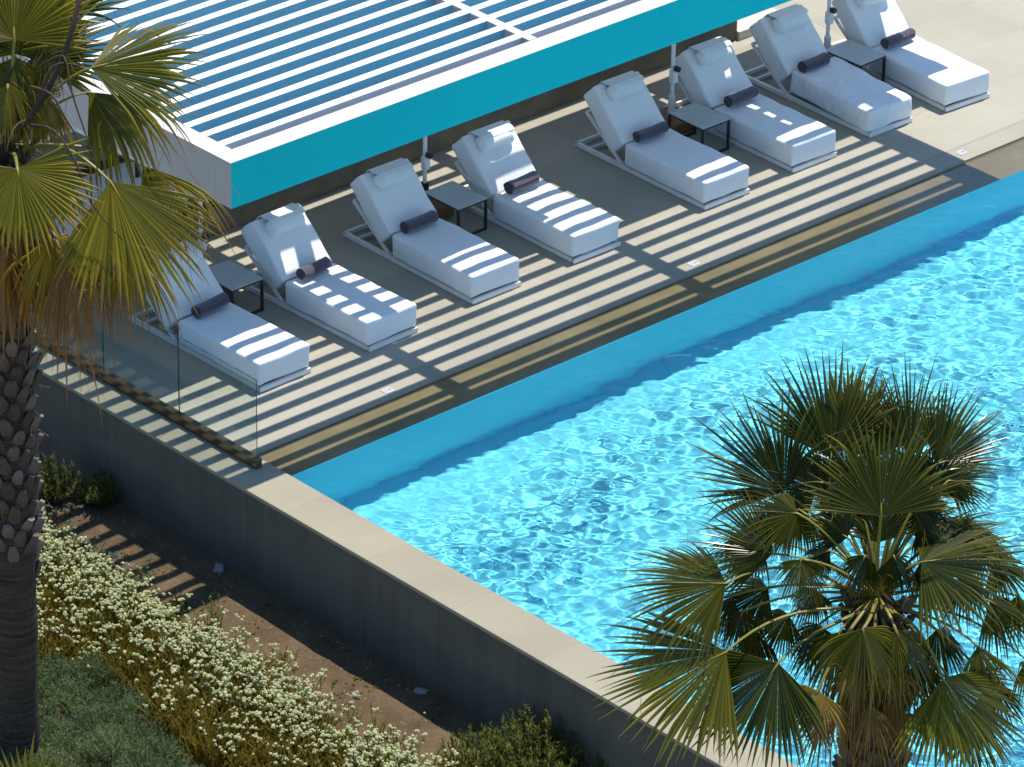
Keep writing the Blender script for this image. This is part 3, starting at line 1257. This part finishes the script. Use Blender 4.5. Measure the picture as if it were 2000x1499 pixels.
# leaf reaching to the right, top
F((178, 133), (405, 66), (-.25, .55, .8), 132, .22, .2, .1, .14, 42, .62, (38, 268), (110, 175), tone=.5, costa=.35)
F((174, 180), (452, 205), (.05, .85, .4), 176, 1.15, -.1, -.15, .22, 42, .42, (38, 272), (105, 208), tone=.36, costa=.35)
# two long drooping leaves at the right
F((216, 355), (352, 588), (.35, .30, .9), 128, .10, .45, .25, .26, 40, .62, (40, 300), (118, 286), tone=.52, costa=.4)
F((280, 324), (525, 398), (-.05, .85, .45), 160, .85, -.15, -.1, .42, 42, .40, (42, 292), (160, 286), tone=.36, costa=.4)
# broad leaf hanging towards the camera
F((34, 330), (62, 505), (.05, .15, 1), 215, .06, .75, .15, .22, 46, .60, (25, 300), (30, 306), tone=.78, costa=.3)
F((-60, 350), (-120, 520), (-.2, .2, 1), 200, .2, .6, .1, .2, 38, .5, tone=.5)
# leaves hanging inside the crown
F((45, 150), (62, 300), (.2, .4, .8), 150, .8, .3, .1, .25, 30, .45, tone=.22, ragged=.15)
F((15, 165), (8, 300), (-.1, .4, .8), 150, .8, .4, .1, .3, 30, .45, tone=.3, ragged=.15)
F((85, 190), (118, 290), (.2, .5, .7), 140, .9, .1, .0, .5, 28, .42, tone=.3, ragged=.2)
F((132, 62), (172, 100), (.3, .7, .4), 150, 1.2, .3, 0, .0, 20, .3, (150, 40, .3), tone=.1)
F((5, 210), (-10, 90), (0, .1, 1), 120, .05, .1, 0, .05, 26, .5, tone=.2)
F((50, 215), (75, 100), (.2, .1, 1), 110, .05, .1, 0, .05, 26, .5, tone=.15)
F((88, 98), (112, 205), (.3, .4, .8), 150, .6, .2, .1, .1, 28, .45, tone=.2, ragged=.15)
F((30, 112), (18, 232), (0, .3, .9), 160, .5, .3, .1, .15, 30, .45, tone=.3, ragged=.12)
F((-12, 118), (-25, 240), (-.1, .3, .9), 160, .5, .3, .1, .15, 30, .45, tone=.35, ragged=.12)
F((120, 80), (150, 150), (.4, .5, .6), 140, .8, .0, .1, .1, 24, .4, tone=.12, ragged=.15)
# older drooping leaves
F((100, 470), (205, 650), (.15, .55, .8), 200, .8, .5, .1, .52, 42, .42, (35, 320), (75, 385), tone=.5, ragged=.16)
F((256, 490), (365, 635), (.1, .6, .7), 150, .7, .1, 0, .55, 38, .40, (40, 315), (150, 395), tone=.5, ragged=.16)
F((122, 500), (152, 745), (.2, .5, .8), 62, .5, .6, .1, .95, 40, .6, (35, 330), (80, 400), tone=.5, ragged=.2)
F((185, 490), (235, 660), (.1, .6, .7), 90, .7, .1, 0, .85, 32, .38, (40, 320), (115, 400), tone=.35, ragged=.2)
# dead skirt against the trunk
for hx, hy, tx, ty, dd in ((30, 430, 20, 620, .3), (-15, 430, -30, 640, .35), (62, 420, 70, 640, .15), (5, 480, 0, 680, .35), (45, 500, 40, 690, .2), (-40, 400, -80, 600, .2), (75, 350, 100, 430, .1)):
    F((hx, hy), (tx, ty), (rng.uniform(-.3, .3), .3, .9), 110, .8, dd, 0, .85, 22, .5, (15, 330), tone=rng.uniform(.08, .4), ragged=.25)
# leaves on the far side of the crown
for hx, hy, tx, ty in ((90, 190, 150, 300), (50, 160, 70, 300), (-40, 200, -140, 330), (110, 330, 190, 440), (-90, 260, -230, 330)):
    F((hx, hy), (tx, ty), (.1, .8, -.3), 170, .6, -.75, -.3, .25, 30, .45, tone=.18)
pl.stalk([(40, 262, .2), (80, 200, .4), (120, 120, .5), (148, 30, .55), (160, -30, .5)], .028, .022)
pl.stalk([(42, 258, .3), (70, 205, .5), (104, 130, .6), (150, 128, .6)], .02, .008)
pl.stalk([(60, 170, .5), (100, 185, .6), (130, 235, .65), (185, 320, .7)], .016, .006)
pl.stalk([(80, 130, .5), (124, 110, .6), (140, 180, .65), (170, 270, .65), (195, 345, .6)], .012, .005)
pl.stalk([(60, 245, .5), (105, 255, .7), (150, 320, .75), (180, 400, .75), (240, 470, .7)], .012, .005)
pl.stalk([(50, 235, .4), (28, 250, .6), (10, 300, .7)], .012, .005)

# --- palm at the right
RBASE = on_plane(1692, 1905, -.955)
pr = Palm(tuple(RBASE), (1712, 1175), Vector((0, 0, 4.0)), 'dark green fan palm with spiky leaves in front of the pool at the right', M['palm_b'], 8, 1.06)
shift(pr, (1712, 1178))
pr.trunk(.27, .25, .1, 190)
F = pr.frond
S0 = (1712, 1168)
# upright fans
F((1531, 961), (1424, 800), (-.25, .0, 1), 150, .04, .05, -.05, .06, 34, .46, S0, tone=.30, costa=.2)
F((1624, 895), (1598, 672), (.1, -.15, 1), 118, .03, -.1, -.15, .06, 30, .46, S0, tone=.28, costa=.2)
F((1664, 905), (1686, 722), (.3, -.1, .9), 62, .03, -.2, -.15, .22, 20, .75, S0, tone=.75, costa=.2)
F((1700, 900), (1718, 740), (.1, -.2, 1), 110, .03, -.3, -.15, .15, 26, .55, S0, tone=.3, costa=.2)
F((1778, 890), (1794, 712), (.3, -.1, .9), 100, .03, -.3, -.2, .06, 28, .46, S0, tone=.28, costa=.2)
F((1828, 911), (1930, 770), (.35, .05, .9), 118, .05, -.15, -.15, .10, 30, .5, S0, tone=.4, costa=.2)
F((1852, 939), (1958, 935), (.3, .4, .8), 150, .22, .05, 0, .12, 32, .42, S0, tone=.3)
# big fan facing the camera
F((1721, 1008), (1722, 826), (.05, -.22, 1), 168, .05, .60, .10, .17, 42, .56, S0, (1714, 1090, .4), tone=.55, costa=.25)
# inner leaves that fill the heart of the crown
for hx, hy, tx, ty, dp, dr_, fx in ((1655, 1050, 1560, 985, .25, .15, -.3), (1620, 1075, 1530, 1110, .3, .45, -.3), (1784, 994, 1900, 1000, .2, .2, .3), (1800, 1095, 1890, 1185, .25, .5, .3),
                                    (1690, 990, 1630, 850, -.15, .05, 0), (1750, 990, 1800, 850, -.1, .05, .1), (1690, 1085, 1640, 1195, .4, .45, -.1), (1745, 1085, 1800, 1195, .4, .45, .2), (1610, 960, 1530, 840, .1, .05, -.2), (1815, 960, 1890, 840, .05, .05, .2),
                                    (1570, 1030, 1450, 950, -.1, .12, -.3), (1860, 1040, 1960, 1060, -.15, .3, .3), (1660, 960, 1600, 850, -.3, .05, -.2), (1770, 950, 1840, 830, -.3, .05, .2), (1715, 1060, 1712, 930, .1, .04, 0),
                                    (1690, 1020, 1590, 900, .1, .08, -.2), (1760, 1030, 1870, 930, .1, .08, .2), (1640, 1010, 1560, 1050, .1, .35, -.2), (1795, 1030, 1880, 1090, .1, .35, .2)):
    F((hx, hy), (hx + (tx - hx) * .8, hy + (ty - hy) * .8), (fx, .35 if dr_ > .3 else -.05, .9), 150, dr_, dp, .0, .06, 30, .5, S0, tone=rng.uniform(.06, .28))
# right hand side
F((1800, 1098), (2010, 1066), (.1, .72, .6), 195, .14, .40, .15, .14, 42, .5, S0, tone=.48, costa=.35)
F((1800, 1050), (1985, 1010), (.2, .7, .5), 180, .2, -.2, -.1, .1, 38, .45, S0, tone=.22)
F((1910, 1263), (2010, 1325), (.25, .7, .6), 190, .5, .1, 0, .22, 36, .42, (1745, 1188), (1835, 1213), tone=.5)
F((2005, 1290), (2110, 1350), (.25, .8, .4), 190, .45, -.1, 0, .2, 36, .42, (1750, 1185), (1880, 1205), tone=.45)
F((1987, 1164), (2060, 1245), (.2, .7, .6), 190, .5, -.1, 0, .2, 34, .42, (1745, 1180), (1870, 1150), tone=.4)
F((1842, 1327), (1975, 1490), (.35, .40, .85), 160, .12, .40, .15, .26, 40, .60, (1745, 1200), (1795, 1235), tone=.68, costa=.35)
F((1800, 1290), (1850, 1420), (.2, .5, .8), 150, .4, .15, .0, .25, 32, .42, S0, tone=.3)
# left hand side
F((1558, 1003), (1440, 990), (-.2, .5, .8), 165, .22, .25, .05, .14, 36, .46, S0, tone=.5)
F((1509, 1082), (1362, 1015), (-.25, .35, .9), 140, .12, .25, .05, .14, 36, .48, S0, tone=.45)
F((1564, 1093), (1560, 1190), (-.1, .6, .8), 190, .45, .50, .1, .22, 36, .42, S0, tone=.7)
F((1418, 1140), (1215, 1130), (-.1, .62, .75), 160, .16, .30, .1, .20, 42, .5, (1680, 1165), (1545, 1110), tone=.46, costa=.35)
F((1430, 1165), (1330, 1215), (-.1, .85, .4), 180, .5, -.1, 0, .15, 36, .4, S0, tone=.2)
F((1418, 1274), (1190, 1378), (-.3, .45, .85), 142, .10, .45, .20, .24, 42, .62, (1665, 1190), (1530, 1205), tone=.62, costa=.4)
F((1520, 1296), (1395, 1470), (-.25, .45, .85), 160, .12, .55, .15, .10, 42, .58, (1672, 1200), (1580, 1245), tone=.30, costa=.35)
for hx, hy, tx, ty, dp, dr_, fx in ((1480, 1050, 1375, 1105, .0, .25, -.3), (1500, 1150, 1380, 1185, -.1, .3, -.3), (1450, 1195, 1425, 1300, .1, .5, -.2), (1560, 995, 1490, 1085, .15, .4, -.2),
                                    (1880, 1120, 1965, 1205, .05, .5, .3), (1900, 1050, 2000, 1105, -.1, .3, .3), (1590, 1150, 1545, 1235, .2, .6, -.1), (1480, 1240, 1420, 1330, -.1, .5, -.2), (1935, 1175, 2050, 1235, .05, .4, .3), (1940, 1095, 2045, 1145, -.1, .3, .3), (1890, 1390, 1985, 1500, .1, .35, .3), (1540, 1200, 1455, 1265, -.15, .4, -.2), (1600, 1220, 1540, 1330, .1, .5, -.2), (1830, 1230, 1900, 1330, .0, .5, .2), (1930, 1330, 2020, 1400, -.1, .4, .3)):
    F((hx, hy), (tx, ty), (fx, .5, .8), 165, dr_, dp, .0, .14, 32, .46, S0, tone=rng.uniform(.12, .4))
# leaves hanging over the trunk
F((1685, 1228), (1722, 1372), (.05, .45, .9), 180, .34, .65, .1, .20, 36, .45, S0, (1700, 1205, .5), tone=.75)
F((1750, 1232), (1820, 1370), (.2, .5, .8), 165, .35, .5, .1, .24, 34, .42, S0, tone=.55)
F((1640, 1235), (1605, 1400), (-.2, .5, .8), 155, .4, .35, .1, .3, 32, .42, S0, tone=.28)
# dead leaves of the skirt
F((1597, 1350), (1550, 1420), (-.2, .3, .9), 190, .3, .6, .1, .70, 30, .55, S0, tone=.98, ragged=.2)
for hx, hy, tx, ty, dd in ((1640, 1370, 1630, 1520, .45), (1700, 1380, 1700, 1540, .5), (1750, 1370, 1765, 1510, .35), (1670, 1300, 1660, 1450, .45), (1740, 1300, 1760, 1450, .4), (1610, 1400, 1590, 1530, .3)):
    F((hx, hy), (tx, ty), (rng.uniform(-.4, .4), .3, .9), 120, .5, dd, 0, .85, 24, .3, S0, tone=rng.uniform(.1, .4), ragged=.25)

# --- young palm whose leaf tips stand at the bottom left
yb = on_plane(55, 1640, -.955)
yp = Palm(tuple(yb), (55, 1600), Vector((0, 0, .35)), 'young fan palm whose stiff leaf tips poke up in front of the palm trunk', M['palm_a'], 21)
yp.frond((50, 1590), (55, 1448), (0, .1, 1), 150, .02, .1, .05, .3, 24, .55, tone=.6)
yp.frond((120, 1600), (150, 1490), (0, .1, 1), 150, .04, .0, .05, .12, 26, .55, tone=.4)

# ------------------------------------------------------------------ planting


def in_poly(x, y, P_):
    c_ = False
    j = len(P_) - 1
    for i in range(len(P_)):
        if (P_[i][1] > y) != (P_[j][1] > y) and x < (P_[j][0] - P_[i][0]) * (y - P_[i][1]) / (P_[j][1] - P_[i][1]) + P_[i][0]:
            c_ = not c_
        j = i
    return c_


def scatter(P_, n, seed):
    r = random.Random(seed)
    xs_ = [p[0] for p in P_]
    ys_ = [p[1] for p in P_]
    out = []
    while len(out) < n:
        x, y = r.uniform(min(xs_), max(xs_)), r.uniform(min(ys_), max(ys_))
        if in_poly(x, y, P_):
            out.append((x, y))
    return out


def gp(px, py, z):
    p = on_plane(px, py, z)
    return (p.x, p.y)


# band of cream everlasting flowers
FL = [gp(-60, 930, -.39), gp(60, 990, -.39), gp(150, 1055, -.39), gp(300, 1165, -.39), gp(400, 1220, -.39), gp(500, 1275, -.39), gp(620, 1345, -.39), gp(720, 1405, -.39), gp(830, 1480, -.39), gp(900, 1560, -.39),
      gp(700, 1600, -.935), gp(420, 1530, -.935), gp(330, 1480, -.935), gp(280, 1400, -.935), gp(180, 1345, -.935), gp(60, 1330, -.935), gp(-60, 1330, -.935)]
fm = MB()
r = random.Random(4)


def blob(m_, c, rad, mi, dry, tone, r):
    # small domed head of 11 points
    vs_ = [Vector(c) + Vector((0, 0, rad * .75))]
    for k_ in range(5):
        an = k_ * 2 * PI / 5 + r.random()
        vs_.append(Vector(c) + Vector((math.cos(an) * rad * .75, math.sin(an) * rad * .75, rad * (.42 + r.uniform(-.1, .1)))))
    for k_ in range(5):
        an = k_ * 2 * PI / 5 + .6 + r.random() * .3
        vs_.append(Vector(c) + Vector((math.cos(an) * rad, math.sin(an) * rad, -rad * .15)))
    fs_ = [(0, 1 + k_, 1 + (k_ + 1) % 5) for k_ in range(5)]
    fs_ += [(1 + k_, 6 + k_, 6 + (k_ + 1) % 5, 1 + (k_ + 1) % 5) for k_ in range(5)]
    m_.add(vs_, fs_, mi, dry, [min(1, max(.02, tone + r.gauss(0, .08))) for _ in vs_])


def near_edge(x, y):
    # distance from the edge of the band facing the wall: more flowers there
    best = 9
    for i in range(9):
        ax_, ay_ = FL[i]
        bx_, by_ = FL[i + 1]
        vx, vy = bx_ - ax_, by_ - ay_
        t = max(0, min(1, ((x - ax_) * vx + (y - ay_) * vy) / (vx * vx + vy * vy)))
        best = min(best, math.hypot(x - ax_ - vx * t, y - ay_ - vy * t))
    return best


for x, y in scatter(FL, 6800, 2):
    e_ = near_edge(x, y)
    clump = mn.noise(Vector((x * 1.7, y * 1.7, 5)))
    if clump < -.42 and r.random() < .8:
        continue
    hgt = r.uniform(.42, .58) * (1.0 if e_ < .6 else .88) + .05 * clump
    z0 = SOIL(x, y)
    lean = Vector((r.gauss(.02, .07), r.gauss(-.01, .07), 0))
    p0 = Vector((x, y, z0 - .02))
    p1 = p0 + Vector((lean.x, lean.y, hgt * .55))
    p2 = p0 + Vector((lean.x * 2.2, lean.y * 2.2, hgt))
    dr = min(1, max(.01, r.gauss(.45, .22)))
    to = r.uniform(.25, .9)
    wd = .006
    for a_ in (r.uniform(0, PI),):
        s_ = Vector((math.cos(a_), math.sin(a_), 0)) * wd
        fm.add([p0 - s_, p0 + s_, p1 + s_, p1 - s_, p2 - s_ * .7, p2 + s_ * .7], [(0, 1, 2, 3), (3, 2, 5, 4)], 0, dr, to)
    for k_ in range(9):
        t = r.uniform(.15, .95)
        q = p0.lerp(p2, t)
        an = r.uniform(0, 2 * PI)
        d_ = Vector((math.cos(an), math.sin(an), r.uniform(.6, 1.6))).normalized() * r.uniform(.035, .06)
        s_ = Vector((-math.sin(an), math.cos(an), 0)) * .0055
        fm.add([q - s_, q + s_, q + d_], [(0, 1, 2)], 0, min(1, max(.01, dr + r.gauss(0, .15))), min(1, max(.02, to + r.gauss(0, .15))))
    c2 = mn.noise(Vector((x * 3.1, y * 3.1, 12)))
    if r.random() < max(.03, (.78 if e_ < .30 else .38 if e_ < .6 else .13) + .7 * c2):
        nb = r.choice((1, 2, 3, 4))
        for k_ in range(nb):
            c = p2 + Vector((r.gauss(0, .02), r.gauss(0, .02), r.uniform(-.005, .02))) * (1 if nb > 1 else .2)
            blob(fm, c, r.uniform(.012, .023), 1, min(1, max(.01, abs(r.gauss(.08, .15)))), r.uniform(.35, .85), r)
tag(fm.build('flower_bed', [M['herb'], M['petal']]), 'band of cream everlasting flowers on dry stems along the soil', 'flowers', kind='stuff')

# feathery grey green ground cover in front of it
GC = [gp(-80, 1310, -.9), gp(65, 1318, -.9), gp(190, 1345, -.9), gp(265, 1385, -.9), gp(290, 1440, -.9), gp(350, 1500, -.9), gp(420, 1560, -.9), gp(420, 1640, -.9), gp(-80, 1640, -.9)]
cm = MB()
mounds = []
rm = random.Random(77)
for x, y in scatter(GC, 400, 16):
    if all(math.hypot(x - q[0], y - q[1]) > .34 for q in mounds):
        mounds.append((x, y, rm.uniform(.30, .46), rm.uniform(.20, .40), rm.uniform(-.15, .15)))
for x, y in scatter(GC, 26000, 6):
    m_ = min(mounds, key=lambda q: (x - q[0]) ** 2 + (y - q[1]) ** 2)
    dx, dy = (x - m_[0]) / m_[2], (y - m_[1]) / m_[2]
    dd = dx * dx + dy * dy
    if dd > 1.25:
        continue
    dome = math.sqrt(max(.0, 1 - dd * .8))
    cl2 = mn.noise(Vector((x * 7, y * 7, 4)))
    z0 = SOIL(x, y) + m_[3] * dome * rm.uniform(.55, 1.0)
    hgt = rm.uniform(.07, .14) * (1 + .6 * cl2)
    d_ = Vector((dx * .75 + rm.gauss(0, .28), dy * .75 + rm.gauss(0, .28), 1)).normalized() * hgt
    an = rm.uniform(0, PI)
    s_ = Vector((math.cos(an), math.sin(an), 0)) * .0045
    dr = min(1, max(.005, rm.gauss(.16, .14)))
    to = min(1, max(.02, .5 + m_[4] + .3 * cl2 + rm.gauss(0, .12)))
    p0 = Vector((x, y, z0))
    cm.add([p0 - s_, p0 + s_, p0 + d_ * .6 + s_ * .9, p0 + d_ * .6 - s_ * .9, p0 + d_], [(0, 1, 2, 3), (3, 2, 4)], 0, dr, to)
    for k_ in range(4):
        q = p0 + d_ * rm.uniform(.1, .95)
        e_ = Vector((rm.gauss(0, 1), rm.gauss(0, 1), rm.uniform(.1, 1.5))).normalized() * rm.uniform(.02, .04)
        cm.add([q - s_ * .8, q + s_ * .8, q + e_], [(0, 1, 2)], 0, dr, to)
tag(cm.build('ground_cover', M['cover_blue']), 'soft grey green feathery ground cover at the lower left', 'ground cover', kind='stuff')


def shrub(px, py, label, rad, hgt, ng, dry, tone, group='needle leaved shrubs by the wall'):
    x, y = gp(px, py, -.935)
    z0 = SOIL(x, y)
    r2 = random.Random(int(px * 7 + py))
    ro = empty('shrub', (x, y, z0), label, 'shrub', 0, group)
    st, lf = MB(), MB()
    for k_ in range(ng):
        an = r2.uniform(0, 2 * PI)
        q = rad * math.sqrt(r2.random())
        top = Vector((math.cos(an) * q, math.sin(an) * q, hgt * r2.uniform(.55, 1.05) * (1 - .35 * (q / rad) ** 2)))
        b_ = Vector((math.cos(an) * q * .35, math.sin(an) * q * .35, 0))
        mid = b_.lerp(top, .55) + Vector((math.cos(an), math.sin(an), 0)) * .05
        st.tube([b_, mid, top], [.007, .005, .002], 4, cap=False)
        to = min(1, max(.02, r2.gauss(tone, .16)))
        for j_ in range(46):
            t = r2.uniform(.25, 1)
            p = b_.lerp(mid, t / .55) if t < .55 else mid.lerp(top, (t - .55) / .45)
            a2 = r2.uniform(0, 2 * PI)
            d_ = Vector((math.cos(a2), math.sin(a2), r2.uniform(.4, 1.8))).normalized() * r2.uniform(.035, .065)
            s_ = Vector((-math.sin(a2), math.cos(a2), 0)) * .0055
            lf.add([p - s_, p + s_, p + d_], [(0, 1, 2)], 0, min(1, max(.005, r2.gauss(dry, .15))), to)
    st.build('stems', M['dark_stalk'], ro)
    lf.build('foliage', M['shrub'], ro)
    return ro


shrub(930, 1530, 'bushy olive green shrub at the bottom edge, leftmost of three below the wall', .42, .55, 120, .18, .5)
shrub(1035, 1520, 'tallest olive shrub with upright sprigs at the bottom edge, middle of three', .50, .72, 150, .2, .55)
shrub(1130, 1525, 'olive green shrub nearest the right palm at the bottom edge below the wall', .38, .5, 100, .18, .45)
shrub(95, 985, 'dark shrub in the wall shade beside the left palm trunk', .34, .55, 70, .1, .45)
shrub(190, 985, 'low shrub with bright tips in the wall shade right of the left palm trunk', .26, .36, 60, .2, .6)


def weed(px, py, label, n, hgt, dry):
    x, y = gp(px, py, -.935)
    r2 = random.Random(int(px * 3 + py))
    lf = MB()
    for k_ in range(n):
        b_ = Vector((r2.gauss(0, .05), r2.gauss(0, .05), 0))
        top = b_ + Vector((r2.gauss(0, .07), r2.gauss(0, .07), hgt * r2.uniform(.5, 1.1)))
        lf.tube([b_, top], [.004, .0015], 3, cap=False, dry=dry, tone=.3)
        for j_ in range(26):
            p = b_.lerp(top, r2.uniform(.1, 1))
            a2 = r2.uniform(0, 2 * PI)
            d_ = Vector((math.cos(a2), math.sin(a2), r2.uniform(.2, 1.4))).normalized() * r2.uniform(.025, .05)
            s_ = Vector((-math.sin(a2), math.cos(a2), 0)) * .005
            lf.add([p - s_, p + s_, p + d_], [(0, 1, 2)], 0, min(1, max(.005, r2.gauss(dry, .15))), .4)
    o = lf.build('weed', M['shrub'])
    o.location = (x, y, SOIL(x, y))
    tag(o, label, 'weed', 'weeds in the garden soil')


weed(352, 1185, 'small green weed in the striped shade between flowers and wall', 8, .22, .3)
weed(405, 1225, 'tall dark weed at the flower edge, just below the striped shade', 7, .33, .25)
weed(425, 1225, 'bushy dark weed where the sunny soil strip begins', 9, .33, .2)
weed(538, 1300, 'low green weed in the sunny soil beside the flowers', 10, .14, .2)
weed(555, 1320, 'thin upright weed among the outer flowers half way down', 4, .26, .3)
weed(735, 1435, 'dry upright weed at the lower end of the flower band', 9, .28, .45)
weed(275, 1130, 'sparse weed in the striped shade near the left palm', 6, .2, .5)


def stone(px, py, sx, sy, sz, label):
    x, y = gp(px, py, -.935)
    m_ = cushion(sx, sy, sz, min(sx, sy, sz) * .8, 0, .02, px, None, .03, 12)
    o = m_.build('stone', M['stone'], smooth=True)
    o.location = (x, y, SOIL(x, y) + sz * .5)
    o.rotation_euler = (0, 0, px)
    tag(o, label, 'stone', 'pale stones by the wall')


stone(428, 1112, .085, .05, .02, 'flat pale stone in the wall shade above the striped soil')
stone(822, 1352, .075, .04, .02, 'flat pale stone at the foot of the wall lower down')
stone(692, 1363, .05, .035, .025, 'dark little stone on the sunny soil beside the flowers')
pb = MB()
r = random.Random(31)
for k_ in range(900):
    x, y = r.uniform(-7.3, -5.95), r.uniform(-8, 1)
    s_ = r.uniform(.004, .014)
    z0 = SOIL(x, y)
    pb.add([(x - s_, y, z0), (x + s_ * .4, y + s_, z0), (x + s_, y - s_ * .6, z0), (x, y - s_, z0), (x, y, z0 + s_ * .9)], [(0, 1, 4), (1, 2, 4), (2, 3, 4), (3, 0, 4)], 0, 0.0, .5)
tag(pb.build('gravel', M['stone']), 'pale grit and chips scattered on the bare soil', 'gravel', kind='stuff')
# scattered green seedlings in the soil
sg = MB()
for k_ in range(1500):
    x, y = r.uniform(-7.0, -5.95), r.uniform(-8, .5)
    if mn.noise(Vector((x * 2.1, y * 2.1, 8))) < .12:
        continue
    z0 = SOIL(x, y)
    a_ = r.uniform(0, 2 * PI)
    for j_ in range(4):
        a2 = a_ + j_ * PI / 2
        d_ = Vector((math.cos(a2), math.sin(a2), .8)) * r.uniform(.015, .035)
        p = Vector((x, y, z0))
        s_ = Vector((-math.sin(a2), math.cos(a2), 0)) * .007
        sg.add([p - s_, p + s_, p + d_], [(0, 1, 2)], 0, .25, .5)
tag(sg.build('seedlings', M['shrub']), 'sparse green seedlings sprouting from the bare soil', 'seedlings', kind='stuff')
